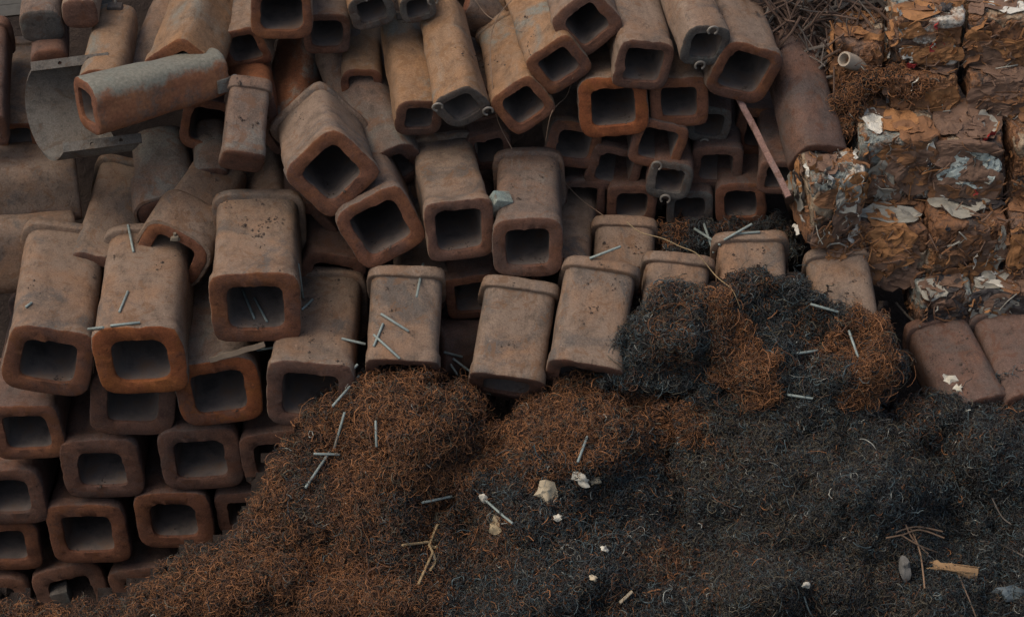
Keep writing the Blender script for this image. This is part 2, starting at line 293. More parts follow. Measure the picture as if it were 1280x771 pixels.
# kind, front px, back px (None: lies level, running straight back), width px, length px, roll, depth, body, end, extras, label
Y1 = -.45; Y2 = 1.30
MOULDS = [
 # ---- left wall of stacked ends
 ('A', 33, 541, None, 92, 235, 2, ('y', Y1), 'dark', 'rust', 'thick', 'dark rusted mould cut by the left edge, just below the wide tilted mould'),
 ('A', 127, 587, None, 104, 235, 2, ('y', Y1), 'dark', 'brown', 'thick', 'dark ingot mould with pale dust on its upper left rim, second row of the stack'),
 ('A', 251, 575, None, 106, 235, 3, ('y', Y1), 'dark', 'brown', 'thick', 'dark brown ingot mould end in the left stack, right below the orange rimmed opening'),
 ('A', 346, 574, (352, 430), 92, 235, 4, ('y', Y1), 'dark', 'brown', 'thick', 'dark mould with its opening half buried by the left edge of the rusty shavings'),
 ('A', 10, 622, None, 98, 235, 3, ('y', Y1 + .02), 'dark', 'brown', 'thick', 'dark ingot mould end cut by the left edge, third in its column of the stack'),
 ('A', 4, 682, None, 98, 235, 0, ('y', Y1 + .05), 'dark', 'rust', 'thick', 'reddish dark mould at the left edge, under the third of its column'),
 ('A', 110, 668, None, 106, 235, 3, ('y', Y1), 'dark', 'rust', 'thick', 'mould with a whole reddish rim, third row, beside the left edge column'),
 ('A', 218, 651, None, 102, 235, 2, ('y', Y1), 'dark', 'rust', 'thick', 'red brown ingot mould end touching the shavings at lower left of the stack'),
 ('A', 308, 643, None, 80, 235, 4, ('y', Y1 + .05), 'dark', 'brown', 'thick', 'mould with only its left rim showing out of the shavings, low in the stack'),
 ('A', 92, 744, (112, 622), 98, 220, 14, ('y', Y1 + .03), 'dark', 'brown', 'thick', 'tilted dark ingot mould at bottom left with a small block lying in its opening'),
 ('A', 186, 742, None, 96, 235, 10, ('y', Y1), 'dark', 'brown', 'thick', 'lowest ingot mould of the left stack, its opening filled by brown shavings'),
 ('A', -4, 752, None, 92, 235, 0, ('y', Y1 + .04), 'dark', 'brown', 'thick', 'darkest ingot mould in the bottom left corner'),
 ('A', 166, 505, (165, 360), 106, 235, -8, ('y', Y1 - .0), 'dark', 'brown', 'thick', 'dark ingot mould half hidden under the front lip of the rusty orange ended mould'),
 ('A', 274, 491, (272, 345), 106, 235, 4, ('y', Y1 - .06), 'grey', 'bright', '', 'mould with a bright orange rim lying under a flat weathered stick'),
 # ---- the row lying on the wall
 ('A', 61, 452, (80, 318), 108, 208, -14, .15, 'dust', 'rust', '', 'wide brown collared mould tilted left, leftmost large one above the stack'),
 ('A', 175, 451, (192, 320), 112, 197, 2, .22, 'dust', 'bright', 'thick', 'brown collared mould with orange mottled rim and thin rods on its top'),
 ('A', 320, 385, (325, 279), 110, 166, 0, .32, 'dust', 'rust', '', 'collared mould with dirt clumps on its top and rods inside its opening'),
 ('A', 388, 494, (405, 374), 108, 185, -2, .12, 'dust', 'brown', '', 'dirt strewn mould just left of the rusty shavings crown with a wide opening'),
 # ---- mid pile
 ('A', 415, 217, (398, 156), 92, 150, 42, .55, 'dust', 'rust', '', 'collared mould turned onto its corner, large diamond opening, centre left'),
 ('A', 477, 285, (446, 196), 92, 220, 27, .22, 'grey', 'rust', '', 'mould with a tilted square opening under the corner turned collared mould'),
 ('A', 575, 288, (553, 202), 84, 185, 3, .22, 'dust', 'brown', '', 'straight collared ingot mould standing left of the one with the small teal block'),
 ('A', 660, 310, (662, 220), 86, 166, 2, .30, 'grey', 'brown', '', 'collared mould with small lumps on top, teal block at its left'),
 ('A', 700, 352, (718, 246), 74, 200, 0, .05, 'dust', 'brown', '', 'narrow slice of a mould behind the right side of the lumpy collared one'),
 ('A', 592, 372, (588, 240), 72, 210, 5, -.05, 'dark', 'rust', '', 'ingot mould end in the gap between the two centre front moulds'),
 ('A', 528, 362, (520, 235), 70, 210, -10, -.15, 'dust', 'brown', '', 'mould with only a dusty shoulder showing under the tilted square opening'),
 ('A', 413, 350, (400, 218), 84, 220, -18, -.05, 'dark', 'brown', '', 'dark ingot mould arch behind the right side of the dirt clumped mould'),
 ('A', 380, 290, (372, 175), 70, 210, 35, -.1, 'dark', 'brown', '', 'shadowed ingot mould under the corner turned collared mould'),
 # ---- front row standing on end
 ('A', 503, 466, (509, 348), 92, 125, -2, .34, 'dust', 'brown', '', 'upright mould with four thin rods scattered on its face'),
 ('A', 632, 484, (650, 362), 94, 128, -4, .34, 'dust', 'brown', '', 'clean upright ingot mould with both rims visible, centre of the front row'),
 ('A', 730, 472, (750, 342), 94, 140, -3, .30, 'dust', 'brown', '', 'upright mould left of the dark shavings, its foot in the rusty shavings'),
 ('A', 836, 470, (845, 335), 86, 150, -2, .32, 'dust', 'brown', '', 'mould showing only its collar above the dark shavings, left of another buried one'),
 ('A', 945, 440, (936, 313), 92, 150, 3, .34, 'dust', 'brown', '', 'ingot mould sunk to its collar in dark shavings below the pink bar'),
 ('A', 1064, 456, (1044, 330), 84, 150, 4, .36, 'dust', 'brown', '', 'mould collar at the foot of the bales with shavings over its left side'),
 ('A', 1222, 526, (1168, 418), 84, 150, 8, .34, 'dark', 'brown', '', 'brown ingot mould leaning right under a scrap of white rag, near the right edge'),
 ('A', 1300, 516, (1252, 408), 88, 150, 10, .36, 'dark', 'brown', '', 'ingot mould cut by the right edge below the scrap bales'),
 ('A', 779, 352, (780, 288), 80, 74, 0, .06, 'dust', 'brown', '', 'rounded orange brown mould butt behind the gap between two upright front moulds'),
 # ---- left middle
 ('A', 126, 350, (161, 226), 86, 190, -14, -.04, 'dust', 'brown', '', 'collared ingot mould leaning right, behind the wide leftmost tilted mould'),
 ('B', 214, 318, (273, 222), 88, 158, -24, .12, 'dust', 'rust', 'step lug', 'stepped mould with a lug on its narrow top and a wide lower band'),
 ('A', -80, 240, (100, 222), 96, 180, 0, -.30, 'dust', 'brown', 'nocollar', 'large brown mould lying crosswise at the left edge under the curved plate'),
 ('A', -86, 318, (92, 300), 110, 182, 0, -.30, 'dust', 'brown', 'nocollar', 'lower of the two moulds lying crosswise at the left edge'),
 ('A', 24, 172, (30, 62), 50, 170, 0, -.32, 'dust', 'rust', '', 'small ingot mould with a flared orange lip left of the curved plate'),
 ('A', -20, 165, (-14, 40), 60, 170, 0, -.15, 'dark', 'brown', '', 'dark mould in the shade at the left edge beside the curved plate'),
 ('S', 212, 272, (203, 180), 80, 122, 10, -.22, 'grey', 'brown', 'step solid', 'domed grey mould butt with a dark mark, below the sideways green mould'),
 ('S', 264, 225, (264, 160), 46, 85, 0, -.25, 'grey', 'brown', 'solid', 'small domed grey mould butt between two collared ones, left centre'),
 ('A', 303, 203, (311, 108), 54, 106, -14, .10, 'grey', 'brown', 'solid', 'slim collared mould leaning right, left of the corner turned one'),
 ('A', 346, 285, (334, 196), 60, 150, 30, -.22, 'dust', 'brown', '', 'collared mould peeping out left of the corner turned diamond one'),
 ('A', 262, 158, (285, 78), 74, 190, -10, -.2, 'dark', 'rust', '', 'shadowed mould with a dark hole behind the sideways green mould'),
 ('S', 318, 140, (312, 74), 58, 150, 10, -.12, 'green', 'brown', '', 'grey and orange domed mould right of the sideways mould end ring'),
 # ---- the sideways one over the plate, and upper left
 ('B', 108, 133, (274, 88), 68, 180, 8, .40, 'striped', 'rust', 'end_ring', 'orange mould with a grey green stripe lying sideways over the curved plate'),
 ('B', 128, 112, (148, 24), 60, 160, 0, -.05, 'orange', 'rust', 'lug', 'orange slender mould with a ring at its top, behind the curved plate'),
 ('B', 176, 118, (226, -8), 64, 190, -10, -.12, 'dust', 'rust', '', 'plain mould leaning right behind the large one above the sideways mould'),
 ('A', 229, 88, (272, -38), 80, 225, 40, .02, 'orange', 'rust', '', 'large corner turned mould whose arch opens above the sideways green mould'),
 ('A', 352, 16, (352, -80), 76, 200, -2, .05, 'dust', 'rust', '', 'red framed square opening at the top edge, left of the hooked moulds'),
 ('A', 303, 62, (330, -60), 66, 190, 20, -.05, 'dust', 'rust', '', 'mould with an orange rim tucked left of the red framed square opening'),
 ('A', 408, 44, (412, -60), 60, 190, 0, -.18, 'grey', 'brown', '', 'shadowed mould right of the red framed square opening'),
 ('S', 360, 172, (378, 58), 66, 165, 20, -.22, 'green', 'brown', '', 'tall peaked mould with orange and grey sides, left of the broad brown one'),
 ('S', 490, 214, (434, 66), 88, 205, 24, .04, 'grey', 'brown', '', 'broad smooth brown mould leaning left behind the corner turned one'),
 ('B', 452, 108, (454, 34), 54, 130, 0, -.15, 'orange', 'rust', '', 'short bright orange mould top peeping between hooked mould and broad brown one'),
 ('B', 524, 148, (500, 34), 60, 175, -8, .10, 'orange', 'brown', 'lug', 'orange slender mould with a lug on top, left of the one with two hooks'),
 ('B', 578, 134, (552, 16), 62, 175, 30, .20, 'orange', 'grey', 'htl hbr', 'orange slender mould with a grey end and two wire hooks, upper centre'),
 ('B', 466, 14, (432, -90), 58, 175, 10, .08, 'orange', 'grey', 'ht', 'hooked orange mould cut by the top edge, left one of two'),
 ('B', 522, 10, (498, -90), 46, 165, 10, .05, 'orange', 'grey', 'hr', 'hooked mould cut by the top edge, right of a similar wider one'),
 ('A', 610, 132, (598, 40), 52, 170, 10, -.15, 'grey', 'brown', '', 'grey mould in shade right of the two hooked orange mould'),
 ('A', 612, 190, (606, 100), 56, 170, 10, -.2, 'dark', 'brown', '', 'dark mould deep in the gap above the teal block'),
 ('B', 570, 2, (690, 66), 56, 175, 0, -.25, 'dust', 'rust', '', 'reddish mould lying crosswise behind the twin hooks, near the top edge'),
 # ---- upper middle wall of openings
 ('A', 654, 132, (636, 44), 67, 185, 36, .12, 'orange', 'rust', '', 'mould with diamond opening at the left end of the upper opening cluster'),
 ('A', 698, 82, (664, -4), 66, 185, 33, .20, 'orange', 'rust', '', 'orange sided mould tucked under the highest diamond opening'),
 ('A', 734, 30, (712, -46), 72, 180, 40, .34, 'dust', 'brown', '', 'highest mould of the opening cluster, clean diamond opening at the top edge'),
 ('A', 804, 82, (778, -28), 72, 200, -10, .26, 'dust', 'brown', '', 'plain brown mould lying long over the orange rimmed opening, upper centre right'),
 ('B', 882, 58, (838, -54), 60, 180, -14, .34, 'dust', 'grey', 'ht hb', 'mould with a grey green end and hooks, between two brown ones at the top'),
 ('A', 931, 92, (890, -32), 82, 225, -22, .24, 'dust', 'rust', '', 'large mould with the pink bar standing in its opening'),
 ('A', 767, 134, (752, 40), 86, 200, 4, .08, 'dust', 'bright', '', 'mould with the brightest orange rim in the upper opening cluster'),
 ('A', 849, 128, (836, 30), 73, 190, 2, .06, 'dust', 'rust', '', 'mould with round cornered rim right of the brightest orange rim'),
 ('A', 717, 182, (702, 88), 68, 180, -10, .04, 'dust', 'rust', '', 'mould below the highest pair, its dusty shoulder lit, left of the dark openings'),
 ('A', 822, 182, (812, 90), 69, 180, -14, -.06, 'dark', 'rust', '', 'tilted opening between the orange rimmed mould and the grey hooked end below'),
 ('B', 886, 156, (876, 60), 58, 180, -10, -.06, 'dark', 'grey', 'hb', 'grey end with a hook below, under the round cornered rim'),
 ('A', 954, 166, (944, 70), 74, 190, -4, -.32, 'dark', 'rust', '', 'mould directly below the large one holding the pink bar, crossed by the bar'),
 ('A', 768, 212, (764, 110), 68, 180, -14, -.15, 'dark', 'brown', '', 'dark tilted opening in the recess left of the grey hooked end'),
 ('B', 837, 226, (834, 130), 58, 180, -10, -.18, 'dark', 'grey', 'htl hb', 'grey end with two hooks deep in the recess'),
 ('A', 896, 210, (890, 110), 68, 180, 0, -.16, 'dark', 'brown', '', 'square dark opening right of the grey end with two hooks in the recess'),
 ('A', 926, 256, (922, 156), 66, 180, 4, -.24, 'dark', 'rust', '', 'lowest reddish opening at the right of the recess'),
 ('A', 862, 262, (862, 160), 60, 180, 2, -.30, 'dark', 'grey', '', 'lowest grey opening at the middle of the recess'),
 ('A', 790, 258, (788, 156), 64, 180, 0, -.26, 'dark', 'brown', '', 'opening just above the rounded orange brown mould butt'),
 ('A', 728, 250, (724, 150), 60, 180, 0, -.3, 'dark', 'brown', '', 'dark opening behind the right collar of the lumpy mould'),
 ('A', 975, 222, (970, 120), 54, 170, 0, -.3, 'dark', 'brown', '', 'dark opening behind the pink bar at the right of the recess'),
 ('S', 1022, 200, (984, 52), 68, 175, -20, -.06, 'dark', 'brown', '', 'plain grey mould lying between the opening cluster and the scrap bales'),
 ('S', 540, 436, (650, 418), 70, 130, 0, -.30, 'dark', 'brown', 'solid', 'dark mould lying crosswise deep in the gap left of the clean upright mould'),
 # ---- top left blocks
 ('S', 52, 34, (60, -50), 54, 130, 0, -.10, 'grey', 'grey', 'solid', 'squat square mould at the top left corner, left of a smaller one'),
 ('S', 100, 18, (112, -50), 46, 120, 0, -.02, 'dust', 'brown', 'solid', 'small square mould end at the top edge, right of a squat one'),
 ('S', 62, 80, (66, 6), 46, 120, 0, -.22, 'dark', 'brown', 'solid', 'dark square mould beneath the squat one at top left'),
]

def pose(row, off):
    kind, fx, fy, b, W, L, roll, dep = row[:8]
    L *= M
    F = at_y(fx, fy, dep[1] - off) if isinstance(dep, tuple) else at(fx, fy, dep + off)
    if b is None: a = Vector((random.Random(fx * 7 + fy).uniform(-.03, .03), 1, random.Random(fx + fy).uniform(-.03, .03))).normalized()
    else:
        r = ray(*b).normalized(); q = F - CAM; k = q.dot(r); dsq = q.length_squared - k * k
        s = k + math.sqrt(max(0, L * L - dsq)); a = (CAM + r * s - F).normalized()
    x = (CX - a * CX.dot(a)).normalized(); z = x.cross(a).normalized()
    ro = R(roll); x2 = x * math.cos(ro) + z * math.sin(ro); z2 = x2.cross(a).normalized()
    return frame(F, x2, a, z2)

ROWS = [(k, fx, fy, *r) if False else (k, fx, fy, r[0], *r[1:]) for (k, fx, fy, *r) in MOULDS]
def relax(rows, iters=70):
    n = len(rows); offs = [0.0] * n
    base = [(r[7] if not isinstance(r[7], tuple) else -.1) for r in rows]
    def obb(i):
        mw = pose(rows[i], offs[i]); W = rows[i][4] * M; L = rows[i][5] * M; tap = .95
        c = mw @ Vector((0, L / 2, 0)); A = np.array(mw.to_3x3()).T
        return np.array(c), A, np.array([W * .40, L * .49, W * .40])
    O = [obb(i) for i in range(n)]
    def hit(a, b):
        t = b[0] - a[0]
        if np.dot(t, t) > (np.linalg.norm(a[2]) + np.linalg.norm(b[2])) ** 2: return False
        axes = list(a[1]) + list(b[1])
        for p in a[1]:
            for q in b[1]:
                c = np.cross(p, q); l = np.linalg.norm(c)
                if l > 1e-3: axes.append(c / l)
        X = np.array(axes)
        ra = np.abs(X @ a[1].T) @ a[2]; rb = np.abs(X @ b[1].T) @ b[2]
        return bool(np.all(np.abs(X @ t) < ra + rb))
    for it in range(iters):
        cnt = 0; mv = [0.0] * n
        for i in range(n):
            for j in range(i + 1, n):
                if hit(O[i], O[j]):
                    cnt += 1
                    f, b = (i, j) if base[i] + rows[i][2] * .0004 >= base[j] + rows[j][2] * .0004 else (j, i)
                    mv[f] += .018; mv[b] -= .03
        if not cnt: break
        for i in range(n):
            if mv[i]:
                offs[i] = 0 if isinstance(rows[i][7], tuple) else max(-.30, min(.28, offs[i] + max(-.05, min(.03, mv[i])))); O[i] = obb(i)
    print('relax', it, 'left', cnt)
    for r, o in zip(rows, offs):
        if abs(o) > .2: print('off', r[1], r[2], round(o, 2))
    return offs
OFFS = relax(ROWS)
for i, row in enumerate(ROWS):
    kind, fx, fy, b, W, L, roll, dep, bm_, em_, ex, lab = row
    build_mould(pose(row, OFFS[i]), kind, W * M, L * M, bm_, em_, ex.split(), lab, i)

# ------------------------------------------------------------------ curved plate with bolted flanges
def flange(length, width, th, holes, rad):
    V, F = [], []
    xs = [0]
    for hx in holes: xs += [hx - width * .45, hx + width * .45]
    xs.append(length)
    for side, z in ((0, 0), (1, th)): pass
    def quad(p, flip=False):
        b = len(V); V.extend(p); F.append((b, b + 1, b + 2, b + 3) if not flip else (b + 3, b + 2, b + 1, b))
    w = width / 2
    for i in range(len(xs) - 1):
        a, c = xs[i], xs[i + 1]
        if i % 2 == 0:
            for z, fl in ((th, False), (0, True)): quad([(a, -w, z), (c, -w, z), (c, w, z), (a, w, z)], fl)
        else:
            m = (a + c) / 2; hw = (c - a) / 2; n = 16
            for k in range(n):
                a1, a2 = 2 * math.pi * k / n, 2 * math.pi * (k + 1) / n
                def sq(t):
                    cx, sx = math.cos(t), math.sin(t); q = max(abs(cx), abs(sx)); return (m + cx / q * hw, sx / q * w)
                p1, p2 = sq(a1), sq(a2); q1 = (m + math.cos(a1) * rad, math.sin(a1) * rad); q2 = (m + math.cos(a2) * rad, math.sin(a2) * rad)
                for z, fl in ((th, False), (0, True)): quad([(*q1, z), (*p1, z), (*p2, z), (*q2, z)], fl)
                quad([(*q1, 0), (*q1, th), (*q2, th), (*q2, 0)])
    for y in (-w, w): quad([(0, y, 0), (length, y, 0), (length, y, th), (0, y, th)], y > 0)
    for x in (0, length): quad([(x, -w, 0), (x, w, 0), (x, w, th), (x, -w, th)], x == 0)
    return V, F

def trough():
    o0 = .15
    A = at(40, 88, o0); B = at(80, 186, o0 + .10); E = at(40 + 95, 88 - 12, o0) - A
    sag = (at(30, 128, o0) - at(58, 100, o0)) + VIEW * .30
    ex = E.normalized(); n = 20; th = .03; inn, out = [], []
    pts = [A + (B - A) * (.5 - .5 * math.cos(math.pi * t / n)) + sag * math.sin(math.pi * t / n) ** .8 for t in range(n + 1)]
    V, F = [], []
    for i, p in enumerate(pts):
        t = (pts[min(i + 1, n)] - pts[max(i - 1, 0)]).normalized(); nn = ex.cross(t).normalized() * th
        for q in (p, p + E, p + E + nn, p + nn): V.append(q)
    for i in range(n):
        for k in range(4): F.append((i * 4 + k, i * 4 + (k + 1) % 4, i * 4 + 4 + (k + 1) % 4, i * 4 + 4 + k))
    F += [(3, 2, 1, 0), (n * 4, n * 4 + 1, n * 4 + 2, n * 4 + 3)]
    root = empty('curved_plate', Matrix.Translation(A)); tag(root, 'grey curved trough plate with two drilled flanges under the sideways orange mould', 'metal plate')
    inv = Matrix.Translation(A).inverted()
    mesh('shell', [inv @ v for v in V], F, PLATE, None, root); remember(V, F, Matrix.Identity(4))
    for P, sgn in ((A + CU * .02, 1), (B + CU * .0, 1)):
        V, F = flange(E.length * 1.02, .085, .03, [E.length * .38, E.length * .76] if sgn else [], .017)
        zz = (-VIEW * .35 + CU * .95); zz = (zz - ex * zz.dot(ex)).normalized(); zz2 = (-VIEW * .93 + CU * .2); zz2 = (zz2 - ex * zz2.dot(ex)).normalized()
        yy = zz2.cross(ex).normalized()
        mw = frame(P - VIEW * .02, ex, yy, zz2)
        o = mesh('flange', [mw @ Vector(v) - A for v in V], F, PLATE, None, root, smooth=False); remember(V, F, mw)
trough()

# ------------------------------------------------------------------ scrap bales
def bale_mat(name, cols, seed):
    t = NT(name, .7, .35); tc = t.coords()
    wr = t.n('ShaderNodeTexNoise'); wr.inputs['Scale'].default_value = 6; wr.inputs['Detail'].default_value = 4; t.l(tc, wr.inputs['Vector'])
    vm = t.n('ShaderNodeVectorMath', operation='SCALE'); t.l(wr.outputs['Color'], vm.inputs[0]); vm.inputs['Scale'].default_value = .42
    ad = t.n('ShaderNodeVectorMath', operation='ADD'); t.l(tc, ad.inputs[0]); t.l(vm.outputs[0], ad.inputs[1])
    sc = t.n('ShaderNodeVectorMath', operation='MULTIPLY'); t.l(ad.outputs[0], sc.inputs[0]); sc.inputs[1].default_value = (1, 1, 1.4)
    vo = t.n('ShaderNodeTexVoronoi'); vo.inputs['Scale'].default_value = 2.6; t.l(sc.outputs[0], vo.inputs['Vector'])
    sp = t.n('ShaderNodeSeparateColor'); t.l(vo.outputs['Color'], sp.inputs[0])
    k = len(cols); c = t.ramp(sp.outputs[0], [(i / k, q) for i, q in enumerate(cols)], 'CONSTANT')
    n = t.noise(tc, 9, 8, .7); c = t.mix(t.ramp(n, [(.47, 0.0), (.60, .85)]), c, (.215, .095, .037))
    n2 = t.noise(tc, 28, 6, .7); c = t.mix(t.ramp(n2, [(.34, .85), (.52, 0.0)]), c, (.028, .02, .016))
    vd = t.n('ShaderNodeTexVoronoi', feature='DISTANCE_TO_EDGE'); vd.inputs['Scale'].default_value = 2.6; t.l(sc.outputs[0], vd.inputs['Vector'])
    nr = t.bump(t.ramp(vd.outputs['Distance'], [(0, 0.0), (.12, 1.0)]), .7, .03); nr = t.bump(n, .5, .03, nr); nr = t.bump(n2, .5, .01, nr)
    return t.done(c, nr)
RU, RB, DK, GY, WH, TE, RD, OR = (.175, .083, .04), (.135, .08, .052), (.05, .036, .028), (.29, .22, .145), (.50, .46, .38), (.22, .24, .21), (.28, .03, .025), (.28, .135, .055)
BALE_M = [bale_mat('crushed_rusty_sheet', [RU, RB, RU, GY, RB, OR, DK, RU], 1), bale_mat('crushed_mixed_sheet', [RB, GY, RU, WH, DK, RB, TE, OR, GY], 2),
          bale_mat('crushed_dark_sheet', [DK, RB, DK, TE, RB, DK], 3)]
SHEET = [simple('bent_rusty_sheet', (.205, .098, .045), .8, 0, .6, 7), simple('bent_brown_sheet', (.165, .098, .064), .8, 0, .6, 7), simple('bent_grey_sheet', (.29, .27, .22), .65, .1),
         simple('bent_pale_sheet', (.55, .52, .44), .6), simple('bent_orange_sheet', (.31, .145, .056), .85, 0, .6, 7), simple('bent_dark_sheet', (.04, .033, .03), .6), simple('bent_red_sheet', (.30, .03, .025), .6)]

def crumple(p, s):
    a = abs(noise.noise(Vector((p.x * 3 + s, p.y * 3, p.z * 3.4)))); b = abs(noise.noise(Vector((p.x * 9 + s, p.y * 9, p.z * 9 + s))))
    c = noise.noise(Vector((p.x * 2 + s, p.y * 2, p.z * 2)))
    return .05 * c - .075 * a - .035 * b

def bale(u, v, off, sx, sy, sz, yaw, mi, label, weights, nscrap=80, tilt=0, nstrand=30, panels=(), npan=9):
    P = at(u, v, off); rr = random.Random(int(u * 3 + v)); s = rr.uniform(0, 90)
    mw = Matrix.Translation(P) @ Matrix.Rotation(R(yaw), 4, 'Z') @ Matrix.Rotation(R(tilt), 4, 'Y')
    root = empty('scrap_bale', mw); tag(root, label, 'scrap bale', 'crushed scrap metal bales')
    import bmesh
    bm = bmesh.new(); bmesh.ops.create_cube(bm, size=1); bmesh.ops.subdivide_edges(bm, edges=bm.edges[:], cuts=30, use_grid_fill=True)
    hx, hy, hz = sx * M * .475, sy * M * .475, sz * M * .48
    nscrap = int(nscrap * .6); nstrand = int(nstrand * .55); npan = npan + 4
    def skin(q):
        """a point of the unit cube surface pushed onto the crushed block"""
        m = sum(abs(x) ** 13 for x in q) ** (1 / 13); q = q / m
        p = Vector((q.x * hx, q.y * hy, q.z * hz)); return p + p.normalized() * (crumple(p, s) + .035)
    for w in bm.verts: w.co = skin(w.co * 2)
    bm.verts.index_update(); V = [w.co.copy() for w in bm.verts]; F = [tuple(w.index for w in f.verts) for f in bm.faces]; bm.free()
    mesh('crushed_block', V, F, BALE_M[mi], None, root, smooth=False); remember(V, F, mw)
    # flattened panels pressed against the block
    def panel(face, ca, cb, wa, wb, m, seed):
        nr, nu = 7, 22; PV, PF = [], []; ax = Vector((0, -1, 0)) if face == 0 else Vector((0, 0, 1)) if face == 1 else Vector((-1, 0, 0))
        rot = rr.uniform(-1.0, 1.0); rad = []
        for k in range(nu):
            t = 2 * math.pi * k / nu; q = max(abs(math.cos(t)), abs(math.sin(t))); rad.append((.75 / q + .25) * (1 + .35 * noise.noise(Vector((math.cos(t) * 1.7 + seed, math.sin(t) * 1.7, seed)))))
        def pt(f, k):
            t = 2 * math.pi * k / nu; x = math.cos(t) * rad[k % nu] * f; y = math.sin(t) * rad[k % nu] * f
            a = ca + wa * (x * math.cos(rot) - y * math.sin(rot)); b = cb + wb * (x * math.sin(rot) + y * math.cos(rot))
            q = Vector((a, -1, b)) if face == 0 else Vector((a, b, 1)) if face == 1 else Vector((-1, a, b))
            # wrap over the block's edges
            over = Vector((max(-1, min(1, q.x)), max(-1, min(1, q.y)), max(-1, min(1, q.z))))
            if face == 0 and b > 1: over.y += min(2, (b - 1))
            if face == 1 and b < -1: over.z -= min(2, (-1 - b))
            p = skin(over)
            return p + p.normalized() * (.010 + .011 * f ** 3 * (1 + noise.noise(Vector((seed, k * .6, 2)))) + .045 * abs(noise.noise(Vector((p.x * 7 + seed, p.y * 7, p.z * 7)))) + .012 * noise.noise(Vector((p.x * 30, p.y * 30 + seed, p.z * 30))))
        for j in range(nr):
            for k in range(nu): PV.append(pt(.02 + .98 * j / (nr - 1), k))
        n0 = len(PV); PV += [p - p.normalized() * .009 for p in PV]
        for j in range(nr - 1):
            for k in range(nu):
                k2 = (k + 1) % nu; f = (j * nu + k, j * nu + k2, (j + 1) * nu + k2, (j + 1) * nu + k); PF.append(f); PF.append(tuple(n0 + i for i in f[::-1]))
        PF.append(tuple(range(nu - 1, -1, -1)))
        for k in range(nu):
            k2 = (k + 1) % nu; e = (nr - 1) * nu; PF.append((e + k, e + k2, n0 + e + k2, n0 + e + k))
        mesh('sheet_panel', PV, PF, SHEET[m] if isinstance(m, int) else m, None, root, smooth=False)
    for i in range(npan):
        face = rr.choice([0, 0, 0, 1, 1, 2] if u < 1150 else [0, 0, 0, 1, 1])
        panel(face, rr.uniform(-.7, .7), rr.uniform(-.75, .75), rr.uniform(.22, .65), rr.uniform(.15, .5), rr.choices(range(7), [w * z for w, z in zip(weights, (1, 1.3, .8, .35, .8, .7, .3))])[0], rr.uniform(0, 99))
    for pn in panels: panel(*pn, rr.uniform(0, 99))
    # narrow folded edges standing out of the block
    SV, SF, SM = [], [], []
    for k in range(nscrap):
        f = rr.choice([0, 0, 0, 1, 1, 2, 3]); a, b = rr.uniform(-.97, .97), rr.uniform(-.97, .97)
        nn = [Vector((0, -1, 0)), Vector((0, 0, 1)), Vector((-1, 0, 0)), Vector((1, 0, 0))][f]
        c = skin([Vector((a, -1, b)), Vector((a, b, 1)), Vector((-1, a, b)), Vector((1, a, b))][f])
        t1 = Vector((rr.uniform(-.5, .5), rr.uniform(-.6, .6), 1)) if f == 0 else Vector((rr.uniform(-1, 1), 1, 0)) if f == 1 else Vector((rr.uniform(-.3, .3), 1, rr.uniform(-1, 1)))
        if rr.random() < .3: t1 = Vector((rr.uniform(-1, 1), rr.uniform(-1, 1), rr.uniform(-1, 1)))
        t1 = (t1 - nn * t1.dot(nn)).normalized(); t2 = nn.cross(t1)
        w_, h_ = rr.uniform(.04, .20), rr.uniform(.008, .035); nx, ny = 8, 3; b0 = len(SV); ph = rr.uniform(0, 9); lift = rr.uniform(.0, .03); curl = rr.uniform(-.3, 1.0)
        for j in range(ny):
            for i in range(nx):
                x = (i / (nx - 1) - .5); y = (j / (ny - 1) - .5)
                SV.append(c + t1 * (x * w_) + t2 * (y * h_ * (1 - 2 * x * x) + .015 * math.sin(ph + i * 1.1)) + nn * (.012 + lift * (.5 + y) + curl * h_ * (y + .5) ** 2 + .02 * noise.noise(Vector((x * 5 + ph, y * 5, k)))))
        th = nn * -.005; base_n = nx * ny
        SV.extend([SV[b0 + q] + th for q in range(base_n)])
        m = rr.choices(range(7), weights)[0]
        for j in range(ny - 1):
            for i in range(nx - 1):
                q = b0 + j * nx + i; SF.append((q, q + 1, q + nx + 1, q + nx)); SF.append((q + nx + base_n, q + nx + 1 + base_n, q + 1 + base_n, q + base_n)); SM += [m, m]
        ed = [b0 + i for i in range(nx)] + [b0 + j * nx + nx - 1 for j in range(1, ny)] + [b0 + (ny - 1) * nx + i for i in range(nx - 2, -1, -1)] + [b0 + j * nx for j in range(ny - 2, 0, -1)]
        for q in range(len(ed)):
            e1, e2 = ed[q], ed[(q + 1) % len(ed)]; SF.append((e1, e1 + base_n, e2 + base_n, e2)); SM.append(m)
    o = mesh('folded_sheet_edges', SV, SF, SHEET, SM, root, smooth=False); o['kind'] = 'stuff'
    parts, mm = [], []
    for k in range(nstrand):
        a, b = rr.uniform(-1, 1), rr.uniform(-1, 1)
        c = skin(Vector((a, -1, b))) if rr.random() < .7 else skin(Vector((a, b, 1)))
        c = c + c.normalized() * .025
        d = Vector((rr.uniform(-1, 1), rr.uniform(-.4, .1), rr.uniform(-1, 1))).normalized() * rr.uniform(.05, .22)
        e = Vector((rr.uniform(-.03, .03), rr.uniform(-.04, 0), rr.uniform(-.03, .05)))
        vf = tube([c - d * .5, c + e, c + d * .5], rr.uniform(.003, .010), 5); parts.append(vf); mm += [rr.choices([0, 1, 4, 2], [4, 3, 3, 1])[0]] * len(vf[1])
    V, F = join(parts); o = mesh('tangled_strands', V, F, SHEET, mm, root); o['kind'] = 'stuff'
    return root
